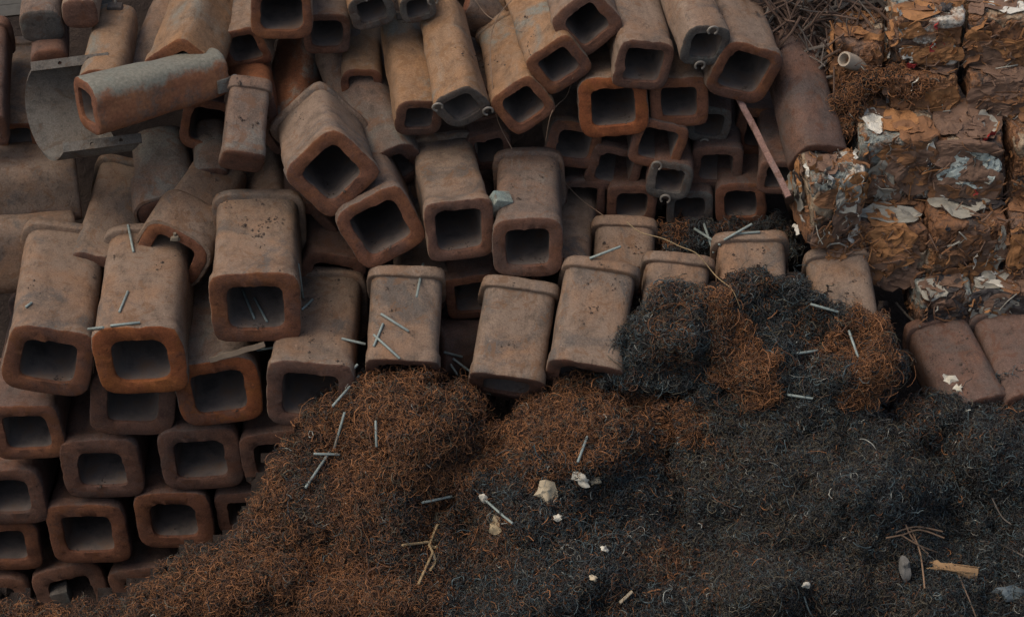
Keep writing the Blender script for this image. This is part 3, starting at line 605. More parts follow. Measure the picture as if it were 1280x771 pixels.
def printed():
    t = NT('printed_pale_sheet', .6, .3); co = t.coords(); n = t.noise(co, 24, 3, .6); n2 = t.noise(co, 5, 6, .7)
    c = t.mix(t.ramp(n, [(.60, 0.0), (.64, .85)]), (.34, .38, .34), (.04, .05, .05)); c = t.mix(t.ramp(n2, [(.55, 0.0), (.7, .6)]), c, (.15, .09, .05))
    return t.done(c, t.bump(n2, .5, .03))
PRINT = printed()

mixw = [4, 2.2, 1.2, 1.0, 4.5, .9, .2]; rustw = [5, 2, .3, .25, 6, .8, 0]; darkw = [2.5, 3, 1.0, .4, 1.5, 3, 0]; silw = [2.5, 1.5, 3, 3, 2.5, 1, 0]
bale(1112, 186, -.10, 98, 96, 98, 4, 1, 'crushed bale with torn pale sheet on top, left one of the middle bale row', mixw, 90, panels=[(1, -.55, -.1, .22, .5, 3), (1, .1, -.2, .4, .4, 4), (0, -.45, -.2, .35, .5, 2), (0, .35, .5, .5, .35, 1), (0, .75, .55, .12, .3, 3)])
bale(1205, 190, -.12, 90, 96, 98, -3, 1, 'crushed bale with a large pale folded sheet across its front, middle of the bale row', [2, 5, 1.5, .4, 1, .6, .1], 50, panels=[(1, 0, 0, .9, .8, 1), (1, .5, -.2, .3, .35, 2), (0, 0, .82, .95, .28, 1), (0, .1, .22, .72, .45, PRINT), (0, .1, -.45, .85, .35, 1), (0, -.6, -.75, .28, .14, 3)])
bale(1292, 190, -.12, 76, 92, 96, 2, 0, 'crushed bale cut by the right edge in the middle bale row', mixw, 70)
bale(1108, 292, -.24, 96, 92, 96, -4, 0, 'brown crushed bale under the left middle bale, a bent tin box in its front', rustw, 60, panels=[(0, .1, -.05, .55, .12, 1), (0, .1, -.5, .6, .4, 1), (1, 0, -.5, .8, .4, 2)])
bale(1200, 292, -.24, 98, 92, 98, 3, 0, 'orange rusted bale of tangled strips under the pale sheet', rustw, 90, 0, 110, panels=[(0, .8, .1, .12, .7, 2)])
bale(1292, 292, -.24, 80, 92, 96, 0, 0, 'rusted bale of loose wires cut by the right edge, lower row', rustw, 60, 0, 90)
bale(1172, 370, -.32, 66, 80, 70, 6, 2, 'dark grey crushed bale low beside the right edge moulds, left of a rounded one', darkw, 50, panels=[(0, 0, 0, .7, .7, 5)])
bale(1250, 368, -.32, 82, 80, 74, -5, 2, 'dark crushed bale with a rounded grey panel just above the right edge mould', darkw, 50, panels=[(0, 0, -.1, .8, .75, 2), (1, 0, -.4, .8, .3, 3)])
bale(1032, 236, .16, 66, 90, 104, 14, 1, 'bale end of silvery layered sheets next to the recess of mould openings', silw, 130, 0, 40)
bale(1052, 300, -.20, 60, 80, 70, 8, 0, 'rust orange bale corner hung with ragged strips below the silvery layers', rustw, 90, 0, 120)
bale(1154, 30, .0, 88, 92, 70, 2, 1, 'bale of bright tins and pale labels at the top edge', [2, 2, 3, 1.6, 4, .6, .5], 90, panels=[(0, .45, .1, .3, .35, 4), (0, -.6, -.3, .2, .25, 3), (0, -.45, -.85, .12, .14, 6), (0, -.6, .6, .2, .14, 3)])
bale(1245, 28, -.04, 88, 92, 74, -4, 0, 'dark brown bale with dry stalks on it in the top right corner', rustw, 60, 0, 90)
bale(1150, 98, -.12, 92, 80, 60, 5, 0, 'flattened brown bale below the bright tins one', rustw, 60)
bale(1250, 102, -.12, 92, 80, 60, 0, 1, 'long flattened tan bale at the right edge, below the one with dry stalks', [2, 5, 1.5, .1, 1, .6, 0], 30, panels=[(0, 0, 0, .95, .8, 1), (1, 0, 0, .9, .9, 1), (0, .6, .1, .3, .6, 4)])
bale(1070, 62, -.16, 62, 80, 76, -8, 0, 'brown bale of bent pipes next to the offcut bars', rustw, 70)

# ------------------------------------------------------------------ shavings heaps
def in_poly(u, v, P):
    """signed distance (inside positive), vectorised"""
    P = np.array(P, float); d = np.full(u.shape, 1e9); ins = np.zeros(u.shape, bool)
    for i in range(len(P)):
        a, b = P[i], P[(i + 1) % len(P)]; e = b - a; L2 = (e ** 2).sum()
        t = np.clip(((u - a[0]) * e[0] + (v - a[1]) * e[1]) / L2, 0, 1)
        d = np.minimum(d, np.hypot(u - a[0] - t * e[0], v - a[1] - t * e[1]))
        c = ((a[1] > v) != (b[1] > v)) & (u < (b[0] - a[0]) * (v - a[1]) / (b[1] - a[1] + 1e-9) + a[0]); ins ^= c
    return np.where(ins, d, -d)
def in_rag(u, v, P):
    """the same with a ragged outline"""
    return in_poly(u, v, P) + 22 * vnoise(u / 17, v / 15) + 10 * vnoise(u / 6 + 5, v / 6)

_tab = RNG.random((256, 256))
def vnoise(x, y):
    xi, yi = np.floor(x).astype(int), np.floor(y).astype(int); fx, fy = x - xi, y - yi
    fx = fx * fx * (3 - 2 * fx); fy = fy * fy * (3 - 2 * fy); g = lambda a, b: _tab[a % 256, b % 256]
    return (g(xi, yi) * (1 - fx) + g(xi + 1, yi) * fx) * (1 - fy) + (g(xi, yi + 1) * (1 - fx) + g(xi + 1, yi + 1) * fx) * fy - .5
MOUNDS = [(1095, 612, 62, 46, .40), (955, 745, 70, 42, .42), (1010, 690, 60, 26, -.34), (880, 680, 45, 40, -.30), (618, 545, 26, 55, -.60), (575, 660, 45, 50, -.34), (450, 752, 90, 34, .24),
          (740, 560, 70, 60, .30), (500, 530, 60, 60, .28), (480, 650, 80, 40, .12), (1200, 650, 46, 60, -.40), (1165, 565, 50, 30, -.34), (960, 560, 80, 36, .14), (690, 740, 60, 40, .16), (840, 600, 30, 60, -.18), (1090, 715, 60, 24, -.15), (1230, 560, 40, 40, .14)]
def lumps(u, v):
    return sum(a * np.exp(-((u - x) / p) ** 2 - ((v - y) / q) ** 2) for x, y, p, q, a in MOUNDS) + .55 * vnoise(u / 105, v / 80) + .26 * vnoise(u / 44 + 9, v / 36 + 4) + .09 * vnoise(u / 16 + 31, v / 14 + 7) + .05 * vnoise(u / 7 + 3, v / 6)

def heap_h(poly, base, bulge, scale, grow):
    def f(u, v):
        d = in_rag(u, v, poly)
        return np.where(d > 0, base + bulge * (1 - np.exp(-d / scale)), base + d * .035) + grow * np.maximum(v - 480, 0) / 300 + lumps(u, v) * np.clip((d + 10) / 40, .15, 1)
    return f
def at_np(u, v, off):
    u, v, off = (np.asarray(x, float) for x in (u, v, off)); dd = D0 - off
    r = np.array(VIEW)[None] + np.array(CX)[None] * ((u - 640) / FPX)[:, None] - np.array(CU)[None] * ((v - 385.5) / FPX)[:, None]
    return np.array(CAM)[None] + r * dd[:, None]

def shav_mat(name, cols, rough=.6, metal=0.0):
    t = NT(name, rough, .4); t.b.inputs['Metallic'].default_value = metal; co = t.coords(False)
    n = t.noise(co, 26, 4, .7); k = len(cols)
    return t.done(t.ramp(n, [(.3 + .4 * i / max(1, k - 1), c) for i, c in enumerate(cols)]))
SH = [shav_mat('bright_rust_curl', [(.15, .062, .024), (.33, .145, .055)], .75), shav_mat('brown_rust_curl', [(.065, .03, .017), (.14, .066, .032)], .75),
      shav_mat('dark_steel_curl', [(.016, .016, .016), (.042, .042, .040)], .5), shav_mat('blue_grey_steel_curl', [(.03, .042, .046), (.10, .14, .145)], .4, .3),
      shav_mat('olive_brown_curl', [(.05, .042, .028), (.12, .098, .062)], .65), shav_mat('bright_steel_curl', [(.22, .22, .19), (.42, .42, .36)], .35, .5)]
def bed_mat():
    t = NT('matted_shavings_bed', .9, .2); co = t.coords(False); n = t.noise(co, 14, 8, .75)
    return t.done(t.ramp(n, [(.3, (.012, .010, .009)), (.7, (.035, .023, .017))]), t.bump(n, 1, .04))
BED = bed_mat()

HEAP_FACE0 = []
def heap(label, poly, base, bulge, scale, grow, ncurl, colfun, size=1.0, cat='metal shavings', name='metal_shavings_heap'):
    hf = heap_h(poly, base, bulge, scale, grow); P = np.array(poly)
    u0, v0 = P.min(0) - 22; u1, v1 = P.max(0) + 22; st = 6
    us, vs = np.arange(u0, u1, st), np.arange(v0, v1, st); U, Vv = np.meshgrid(us, vs); U1, V1 = U.ravel(), Vv.ravel()
    hh = hf(U1, V1); pts = at_np(U1, V1, hh); ok = in_rag(U1, V1, poly) > -20; nx = len(us)
    idx = np.full(len(U1), -1); idx[ok] = np.arange(ok.sum()); faces = []
    for j in range(len(vs) - 1):
        for i in range(nx - 1):
            q = [j * nx + i, (j + 1) * nx + i, (j + 1) * nx + i + 1, j * nx + i + 1]
            if all(ok[x] for x in q): faces.append(tuple(int(idx[x]) for x in q))
    bv = pts[ok]; HEAP_FACE0 or HEAP_FACE0.append(len(WORLD_F)); remember([tuple(p) for p in bv], faces, Matrix.Identity(4))
    # curls
    A = []
    cu, cv = [], []
    while sum(len(x) for x in cu) < ncurl:
        a = RNG.uniform(u0, u1, ncurl * 2); b = RNG.uniform(v0, v1, ncurl * 2); d = in_rag(a, b, poly); k = (d > -7 + 5 * RNG.random(len(a)) - 3); cu.append(a[k]); cv.append(b[k])
    cu = np.concatenate(cu)[:ncurl]; cv = np.concatenate(cv)[:ncurl]
    h0 = hf(cu, cv); c0 = at_np(cu, cv, h0); dx = at_np(cu + 3, cv, hf(cu + 3, cv)) - c0; dy = at_np(cu, cv - 3, hf(cu, cv - 3)) - c0
    n = np.cross(dx, dy); n /= np.linalg.norm(n, axis=1)[:, None] + 1e-9
    n = .6 * n + .4 * np.array(-VIEW)[None]; n /= np.linalg.norm(n, axis=1)[:, None]
    # each curl: an arc of a loose coil in a random plane
    q = RNG.normal(size=(ncurl, 3)); e1 = q - n * (q * n).sum(1)[:, None] * RNG.uniform(.35, .95, ncurl)[:, None]; e1 /= np.linalg.norm(e1, axis=1)[:, None]
    e2 = np.cross(n + .6 * RNG.normal(size=(ncurl, 3)), e1); e2 /= np.linalg.norm(e2, axis=1)[:, None]; e3 = np.cross(e1, e2)
    rad = RNG.gamma(1.7, .0135, ncurl)[:, None] * size + .007; arc = np.where(RNG.random(ncurl) < .3, RNG.uniform(4, 8, ncurl), RNG.uniform(.7, 3.6, ncurl))[:, None]; rad = np.where(arc < 2, rad * 1.8, rad); ph = RNG.uniform(0, 6.28, ncurl)[:, None]
    K = 8; tt = np.linspace(0, 1, K)[None]; an = ph + arc * tt; pit = RNG.normal(0, .028, ncurl)[:, None] * size
    cen = c0 + n * (RNG.uniform(-.012, .045, ncurl)[:, None] * size)
    path = cen[:, None] + e1[:, None] * (rad * np.cos(an))[..., None] + e2[:, None] * (rad * np.sin(an) * RNG.uniform(.5, 1.1, ncurl)[:, None])[..., None] + e3[:, None] * (pit * (tt - .5) * 2)[..., None]
    path += RNG.normal(0, .0025, path.shape)
    wd = np.where(RNG.random(ncurl) < .12, RNG.uniform(.004, .0075, ncurl), RNG.uniform(.0016, .0036, ncurl))[:, None, None] * size ** .5
    tg = np.gradient(path, axis=1); sd = np.cross(tg, e3[:, None] * .6 + e1[:, None] * .5); sd /= np.linalg.norm(sd, axis=2)[..., None] + 1e-9
    # a thin three-sided wire, so every strand has a thickness
    up = np.cross(sd, tg); up /= np.linalg.norm(up, axis=2)[..., None] + 1e-9
    vv = np.stack([path + sd * wd, path - sd * wd, path + up * wd * .9], 2)   # n,K,3,3
    nb = len(bv); allv = np.concatenate([bv, vv.reshape(-1, 3)])
    b = (nb + np.arange(ncurl) * K * 3)[:, None, None] + (np.arange(K - 1) * 3)[None, :, None]
    fq = []
    for s in range(3):
        s2 = (s + 1) % 3; fq.append(np.concatenate([b + s, b + s2, b + 3 + s2, b + 3 + s], 2).reshape(ncurl, -1, 4))
    fq = np.concatenate(fq, 1); cm = colfun(cu, cv)
    fa = np.concatenate([np.array(faces, int).reshape(-1, 4), fq.reshape(-1, 4)]); mi = np.concatenate([np.full(len(faces), 6), np.repeat(cm, fq.shape[1])]).astype(np.int32)
    me = bpy.data.meshes.new(name); nf = len(fa)
    me.vertices.add(len(allv)); me.vertices.foreach_set('co', allv.astype(np.float32).ravel())
    me.loops.add(nf * 4); me.loops.foreach_set('vertex_index', fa.astype(np.int32).ravel())
    me.polygons.add(nf); me.polygons.foreach_set('loop_start', (np.arange(nf) * 4).astype(np.int32))
    for m in SH + [BED]: me.materials.append(m)
    me.polygons.foreach_set('material_index', mi); me.update(calc_edges=True); me.validate()
    o = bpy.data.objects.new(name, me); COL.objects.link(o); tag(o, label, cat, None, 'stuff')
    return o

def pick(w):
    """w: (n,6) weights -> index"""
    c = np.cumsum(w, 1); c /= c[:, -1:]; return (RNG.random(len(w))[:, None] > c).sum(1).clip(0, 5)
RUSTW = np.array([4.2, 3.4, .4, .04, .8, .03]); BROWNW = np.array([1.0, 3, 1.5, .2, 1.6, .06]); DARKW = np.array([.04, .22, 4.4, 1.9, .8, .16]); ORANGEW = np.array([5.0, 2.5, .3, 0, .5, .02]); OLIVEW = np.array([.1, .6, 3, .6, 2.6, .07])
def blend(a, b, f): return a[None] * (1 - f)[:, None] + b[None] * f[:, None]
def sm(x, a, b): t = np.clip((x - a) / (b - a), 0, 1); return t * t * (3 - 2 * t)
def c_rust(u, v):
    f = np.clip(sm(v, 540, 640) * .5 + 2.6 * vnoise(u / 55, v / 45), 0, 1) * (1 - .8 * sm(v, 715, 745) * sm(u, 330, 380) * (1 - sm(u, 540, 580))); w = blend(RUSTW, BROWNW, f)
    g = sm(u + vnoise(u / 50 + 3, v / 40) * 160, 520, 640) * sm(v, 560, 640) * .9; return pick(w * (1 - g)[:, None] + DARKW[None] * g[:, None])
def c_mid(u, v):
    g = np.clip(sm(v + vnoise(u / 40, v / 30 + 5) * 90 + (u - 740) * .25, 520, 610), 0, 1); w = blend(RUSTW, DARKW, g * .9)
    k = np.clip(vnoise(u / 70 + 8, v / 50) * 4, 0, 1) * .8 * g; return pick(w * (1 - k)[:, None] + BROWNW[None] * k[:, None])
def c_dark(u, v):
    w = blend(DARKW, OLIVEW, np.clip(.3 + 2.4 * vnoise(u / 110 + 2, v / 70 + 1), 0, .9)); g = (1 - sm(u + vnoise(u / 30, v / 26) * 150, 845, 895)) * (1 - sm(v + vnoise(u / 30, v / 26 + 3) * 90, 530, 590)) * .85
    return pick(w * (1 - g)[:, None] + RUSTW[None] * g[:, None])
def c_darkb(u, v): return pick(blend(DARKW, BROWNW, np.clip(2.0 * vnoise(u / 60 + 21, v / 50 + 1) - .2, 0, .6)))
def c_orange(u, v): return pick(blend(ORANGEW, BROWNW, np.clip(2.5 * vnoise(u / 30, v / 30), 0, 1)))

heap('rust brown heap of curly metal shavings against the left mould stack', [(505, 462), (560, 478), (602, 505), (612, 560), (640, 640), (640, 980), (-120, 980), (-120, 760), (120, 764), (192, 735), (235, 694), (300, 672), (322, 615), (352, 570), (395, 525), (440, 478)], .42, .38, 90, .55, 84000, c_rust, .82)
heap('shavings heap with a rusty crown and black lower slope, bottom centre', [(618, 540), (660, 505), (705, 482), (770, 474), (830, 492), (862, 540), (900, 640), (930, 780), (930, 980), (480, 980), (520, 760), (560, 640), (600, 590)], .50, .34, 80, .60, 66000, c_mid, .8)
heap('broad heap of black and olive steel shavings at the lower right', [(850, 490), (960, 480), (1060, 485), (1110, 530), (1170, 590), (1230, 650), (1260, 760), (1260, 980), (880, 980), (870, 700), (850, 600)], .66, .36, 90, .50, 72000, c_dark, .72)
heap('black shavings heap at the right edge with blue grey glints', [(1078, 535), (1130, 512), (1180, 488), (1230, 498), (1256, 474), (1285, 462), (1330, 490), (1420, 520), (1420, 980), (1180, 980), (1200, 720), (1150, 600), (1090, 560)], .44, .30, 70, .5, 42000, c_darkb, .75)
heap('black mound of fine shavings spilling over the upright moulds', [(768, 424), (792, 395), (834, 366), (880, 360), (905, 384), (905, 440), (890, 490), (840, 480), (790, 478), (752, 478), (762, 450)], .74, .16, 60, .3, 12000, c_darkb, .8)
heap('black wiry mound of shavings on the moulds below the bales', [(900, 362), (940, 350), (985, 352), (1020, 372), (1062, 398), (1105, 418), (1118, 450), (1105, 492), (1060, 510), (980, 515), (940, 500), (905, 440)], .68, .18, 60, .3, 15000, c_darkb, .8)
heap('orange rusty shavings streak between the two black mounds', [(872, 368), (905, 362), (922, 392), (950, 432), (975, 455), (972, 500), (930, 500), (895, 470), (878, 420)], .82, .12, 40, .3, 6000, c_orange, .9)
heap('orange shavings tuft on the right flank of the black wiry mound', [(1050, 404), (1072, 392), (1098, 398), (1112, 434), (1108, 480), (1075, 512), (1050, 505), (1058, 450), (1042, 430)], .76, .12, 40, .3, 4500, c_orange, .9)
heap('tuft of orange rusty shavings hanging between the grey mould and the bales', [(1035, 130), (1070, 92), (1160, 92), (1162, 108), (1080, 112), (1062, 150), (1045, 180), (1015, 175)], .12, .04, 20, 0, 2600, c_orange, .8)

heap('dark patch of shavings on the floor of the recess under the hooked ends', [(826, 282), (860, 290), (900, 284), (960, 278), (992, 300), (985, 330), (900, 335), (835, 325)], -.42, .05, 30, 0, 3000, c_dark, .7)

# ------------------------------------------------------------------ small things laid on what is there
BVH = BVHTree.FromPolygons(WORLD_V, WORLD_F); NMETAL = HEAP_FACE0[0]
def drop(u, v, lift=0.0):
    r = ray(u, v).normalized(); loc, nrm, i, d = BVH.ray_cast(CAM, r)
    if loc is None: return at(u, v), -VIEW
    if nrm.dot(r) > 0: nrm = -nrm
    if i >= NMETAL: lift += .055
    return loc - r * lift, nrm

RODG = 'thin grey metal rods scattered over the pile'
RODS = [
 (160, 281, 167, 315, 'short rod on the collar of the brown mould with orange mottled rim'),
 (160, 364, 149, 390, 'short rod on the flat top of the mould with orange mottled rim'),
 (138, 407, 175, 403, 'rod along the front lip of the mould with orange mottled rim'),
 (112, 411, 131, 409, 'rod bridging the gap left of the orange mottled rim mould'),
 (530, 330, 522, 371, 'upper upright rod on the collar of the upright mould with four rods'),
 (476, 392, 511, 414, 'rod slanting down right on the upright mould, just under its middle'),
 (479, 404, 467, 433, 'rod slanting left across a crossed one on the upright mould'),
 (467, 418, 500, 448, 'lowest rod slanting down right on the upright mould'),
 (427, 423, 457, 430, 'rod lying across the gap left of the upright rod strewn mould'),
 (453, 453, 434, 473, 'short rod at the top of the rusty shavings, nearest the dirt strewn mould'),
 (450, 469, 417, 507, 'long rod slanting left on the crown of the rusty shavings'),
 (431, 515, 418, 560, 'upright rod on the left slope of the rusty shavings, under the long slanting one'),
 (470, 525, 471, 558, 'vertical rod alone in the middle of the rusty shavings'),
 (392, 567, 425, 568, 'level rod crossing another on the left slope of the rusty shavings'),
 (412, 565, 382, 609, 'rod crossed by a level one on the left slope of the rusty shavings'),
 (734, 545, 722, 577, 'pale rod above the white paper scraps on the central heap'),
 (527, 628, 565, 620, 'dark blue rod half sunk between the two brown heaps'),
 (1013, 380, 1048, 390, 'rod at the top of the black wiry mound, nearest the bales'),
 (1061, 413, 1073, 447, 'steep rod beside the orange tuft on the black wiry mound'),
 (995, 442, 1023, 438, 'level rod in the middle of the black wiry mound'),
 (984, 493, 1016, 498, 'level rod at the foot of the black wiry mound'),
 (391, 374, 377, 387, 'short rod at the right front corner of the dirt clumped mould'),
 (373, 330, 379, 372, 'rod standing along the right side of the dirt clumped mould'),
 (737, 323, 776, 308, 'rod against the rounded orange brown mould butt'),
 (555, 440, 578, 446, 'rod in the dark gap left of the clean upright mould, topmost there'),
 (563, 455, 577, 476, 'rod in the dark gap left of the clean upright mould, lowest there'),
 (566, 448, 590, 466, 'rod slanting right in the dark gap left of the clean upright mould'),
 (868, 286, 900, 306, 'left rod on the dark floor of the recess under the hooked ends'),
 (880, 280, 892, 316, 'steep rod on the dark floor of the recess'),
 (905, 300, 940, 280, 'rod slanting up right on the dark floor of the recess'),
 (920, 292, 950, 290, 'level rod at the right of the dark recess floor'),
 (303, 362, 318, 398, 'steep rod inside the opening of the dirt clumped mould, left one'),
 (318, 372, 334, 402, 'rod inside the opening of the dirt clumped mould, right one'),
 (320, 438, 350, 433, 'level rod under the front lip of the dirt clumped mould'),
 (32, 384, 40, 378, 'tiny rod stub on the wide leftmost tilted mould'),
]
for (a, b, c, d, lab) in RODS:
    r = .0115 if (c - a) ** 2 + (d - b) ** 2 < 2500 else .0125
    p, n1 = drop(a, b, r * 1.4); q, n2 = drop(c, d, r * 1.4)
    if (p - q).length > ((a - c) ** 2 + (b - d) ** 2) ** .5 * M * 2.2: q = at(c, d, D0 - (p - CAM).dot(VIEW))
    m, n3 = drop((a + c) / 2, (b + d) / 2, r * 1.2)
    k = max(0, (p + (q - p) * .5 - m).dot(VIEW)); p -= VIEW * k; q -= VIEW * k
    ax = (q - p).normalized(); Lr = (q - p).length
    V, F = tube([(0, 0, 0), (0, 0, .004), (0, 0, Lr * .5), (0, 0, Lr - .004), (0, 0, Lr)], [r * .8, r, r, r, r * .8], 8)
    z = ax; x = z.orthogonal().normalized(); y = z.cross(x)
    o = mesh('metal_rod', V, F, ROD, None, None, mw=frame(p, x, y, z)); tag(o, lab, 'metal rod', RODG)

# pink bar leaning out of the large mould's opening
def bar(name, a, b, w, t, mat, label, cat, n=10):
    ax = (b - a).normalized(); x = CX - ax * CX.dot(ax); x.normalize(); y = ax.cross(x); L = (b - a).length
    V, F = [], []
    for i in range(n + 1):
        for sx, sy in ((-1, -1), (1, -1), (1, 1), (-1, 1)): V.append((sx * w / 2 + .003 * math.sin(i * 1.7), sy * t / 2, L * i / n))
    for i in range(n):
        for k in range(4): F.append((i * 4 + k, i * 4 + (k + 1) % 4, i * 4 + 4 + (k + 1) % 4, i * 4 + 4 + k))
    F += [(3, 2, 1, 0), (n * 4, n * 4 + 1, n * 4 + 2, n * 4 + 3)]
    o = mesh(name, V, F, mat, None, None, mw=frame(a, x, y, ax), smooth=False); return tag(o, label, cat)
bar('flat_bar', at(908, 92, .04), at(986, 246, .46), .052, .025, PINK, 'faded pink flat bar leaning out of the large mould opening toward the bales', 'metal bar')
p0, _ = drop(1000, 290, .05); bar('flat_bar', at(984, 240, .38), p0, .085, .035, RUSTBAR, 'brown rusty bar stub continuing below the faded pink bar', 'metal bar')
p1, _ = drop(262, 450, .03); p2 = at(331, 430, D0 - (p1 - CAM).dot(VIEW) + .05); bar('wooden_stick', p1, p2, .045, .02, simple('weathered_stick', (.20, .15, .105), .9), 'flat weathered stick lying on the bright orange rimmed mould', 'stick')

# teal block, small block, bolt knob
p, n = drop(622, 256, .05); V, F = boxvf(.16, .13, .22, (0, 0, 0), .01, .015)
o = mesh('painted_block', V, F, TEAL, None, None, mw=Matrix.Translation(p) @ Matrix.Rotation(R(28), 4, 'Y') @ Matrix.Rotation(R(20), 4, 'Z')); tag(o, 'small block with worn pale teal paint wedged beside the lumpy collared mould', 'block')
p, n = drop(77, 742, .06); V, F = boxvf(.17, .14, .18, (0, 0, 0), .012, .015)
o = mesh('iron_block', V, F, ME['grey'], None, None, mw=Matrix.Translation(p) @ Matrix.Rotation(R(-14), 4, 'Y')); tag(o, 'small grey block lying in the opening of the tilted bottom left mould', 'block')
p, n = drop(219, 297, .02)
parts = [boxvf(.05, .05, .04, (0, 0, 0), .008, .008), tube([(0, 0, 0), (.0, 0, .05)], .014, 8), boxvf(.03, .03, .03, (.03, .01, -.02), .008, .006), boxvf(.025, .03, .025, (-.03, .0, -.015), .008, .006)]
V, F = join(parts); o = mesh('clogged_bolt', V, F, simple('caked_bolt', (.17, .14, .10), .9), None, None, mw=Matrix.Translation(p)); tag(o, 'dirt caked bolt on the collar of the mould with orange mottled rim', 'bolt')

# white and straw litter
def scrap(name, u, v, w, h, mat, label, cat, seed, ang=0, thick=.02, amp=.35):
    p, n = drop(u, v, .02); rr = random.Random(seed); V, F = [], []; nu, nr = 14, 4
    z = (n * .5 - VIEW * .5).normalized(); x = (CX * math.cos(R(ang)) + CU * math.sin(R(ang))); x = (x - z * x.dot(z)).normalized(); y = z.cross(x)
    rad = [1 + rr.uniform(-amp, amp * .5) for _ in range(nu)]
    for s in (1, -1):
        for j in range(nr + 1):
            for k in range(nu):
                f = j / nr; a = 2 * math.pi * k / nu; q = rad[k] * f
                px, py = math.cos(a) * q * w * M / 2, math.sin(a) * q * h * M / 2
                zz = (thick * .5 * (1 - f ** 3) + .001) * s + .05 * noise.noise(Vector((px * 14 + seed, py * 14, 1))) + .015 * noise.noise(Vector((px * 45 + seed, py * 45, 2)))
                V.append((px, py, zz))
    B = (nr + 1) * nu
    for s in (0, 1):
        for j in range(nr):
            for k in range(nu):
                f = (s * B + j * nu + k, s * B + j * nu + (k + 1) % nu, s * B + (j + 1) * nu + (k + 1) % nu, s * B + (j + 1) * nu + k); F.append(f[::-1] if s == 0 else f)
    for k in range(nu): F.append((nr * nu + k, nr * nu + (k + 1) % nu, B + nr * nu + (k + 1) % nu, B + nr * nu + k))
    o = mesh(name, V, F, mat, None, None, mw=frame(p, x, y, z)); return tag(o, label, cat)
LIT = [
 ('foam_scrap', 683, 613, 30, 30, PALE, 'largest tan foam scrap on the central heap', 'litter', 3, 20, .05, .3),
 ('paper_scrap', 727, 599, 17, 24, WHITE, 'white crumpled paper scrap below the pale rod on the central heap', 'litter', 5, 60, .02, .45),
 ('foam_scrap', 744, 601, 17, 13, PALE, 'small tan scrap touching the white crumpled paper on its right', 'litter', 7, 0, .03, .4),
 ('foam_scrap', 697, 647, 11, 10, WHITE, 'small pale crumb below the largest tan foam scrap', 'litter', 8, 0, .03, .3),
 ('foam_scrap', 756, 686, 12, 9, WHITE, 'pale crumb alone in the black lower slope of the central heap', 'litter', 9, 0, .03, .3),
 ('foam_scrap', 742, 722, 11, 8, PALE, 'lowest small tan crumb on the central heap', 'litter', 10, 0, .03, .4),
 ('leaf_scrap', 619, 656, 24, 24, simple('tan_leaf', (.36, .28, .17), .9), 'crumpled tan leaf beside the white tipped rod', 'litter', 12, 40, .02, .5),
 ('rag_scrap', 1188, 474, 22, 13, WHITE, 'torn white rag on the brown mould near the right edge', 'litter', 14, -30, .02, .5),
 ('rag_scrap', 1198, 485, 11, 12, WHITE, 'small white shred just under the torn white rag', 'litter', 15, -50, .02, .5),
 ('foam_scrap', 1007, 731, 13, 11, WHITE, 'white crumb at the bottom edge of the olive black heap', 'litter', 16, 0, .03, .35),
 ('plastic_piece', 1131, 710, 15, 34, simple('grey_plastic', (.11, .105, .095), .7), 'dull grey strip standing left of the splintered wood', 'litter', 18, 5, .03, .2),
 ('bone_scrap', 992, 291, 17, 6, WHITE, 'pale shard at the foot of the brown rusty bar', 'litter', 19, 40, .02, .3),
 ('panel_scrap', 1262, 742, 44, 22, simple('blue_grey_panel', (.10, .125, .135), .6), 'blue grey panel scrap in the bottom right corner', 'litter', 21, 10, .02, .2),
]
LIT.append(('foam_blob', 605, 623, 11, 13, WHITE, 'white blob at the upper end of the grey rod by the tan leaf', 'litter', 23, 20, .06, .2))
for a in LIT: scrap(*a)

def strands(name, lines, mat, label, cat, rad=.006, lift=.02, kind=None):
    parts = []
    for ln in lines:
        ps = [drop(u, v, lift)[0] for (u, v) in ln]; 
        # ride over gaps: keep the depth from jumping
        dep = [(p - CAM).dot(VIEW) for p in ps]; mn = min(dep)
        ps = [CAM + ray(u, v) * min(d, mn + .35) for (u, v), d in zip(ln, dep)]
        fine = []
        for i in range(len(ps) - 1):
            a, b = ps[i], ps[i + 1]; a0 = ps[i - 1] if i else a; b1 = ps[i + 2] if i + 2 < len(ps) else b
            for k in range(6):
                t = k / 6; fine.append(.5 * ((2 * a) + (b - a0) * t + (2 * a0 - 5 * a + 4 * b - b1) * t * t + (3 * a - a0 - 3 * b + b1) * t ** 3))
        fine.append(ps[-1]); parts.append(tube(fine, rad, 6))
    V, F = join(parts); o = mesh(name, V, F, mat); return tag(o, label, cat, None, kind)
strands('wire', [[(594, 0), (612, 22), (652, 40)]], WIRE, 'thin wire arching over the reddish crosswise mould at the top', 'wire', .004)
strands('wire', [[(640, 0), (622, 22), (613, 55), (616, 110), (622, 150), (640, 186)]], WIRE, 'long thin wire hanging down right of the two hooked orange mould', 'wire', .004)
strands('wire', [[(716, 98), (708, 120), (690, 140), (682, 176)]], WIRE, 'thin wire from the orange sided mould down to the lit shoulder', 'wire', .004)
strands('wire', [[(706, 228), (725, 248), (755, 270)]], WIRE, 'thin wire right of the lumpy mould collar', 'wire', .004)
strands('wire', [[(783, 277), (800, 290), (828, 298), (850, 308), (872, 318), (895, 345), (915, 362), (925, 385)]], STRAW, 'yellowish wire from the rounded mould butt down into the shavings', 'wire', .0042)
strands('straw_wisp', [[(503, 681), (520, 679), (535, 677)], [(541, 690), (531, 712), (523, 730)], [(535, 677), (542, 684), (547, 682)], [(536, 680), (544, 700), (538, 712)], [(547, 655), (540, 672), (537, 680)]], STRAW, 'dry straw wisp on the brown heap, left of the tan leaf', 'straw', .011)
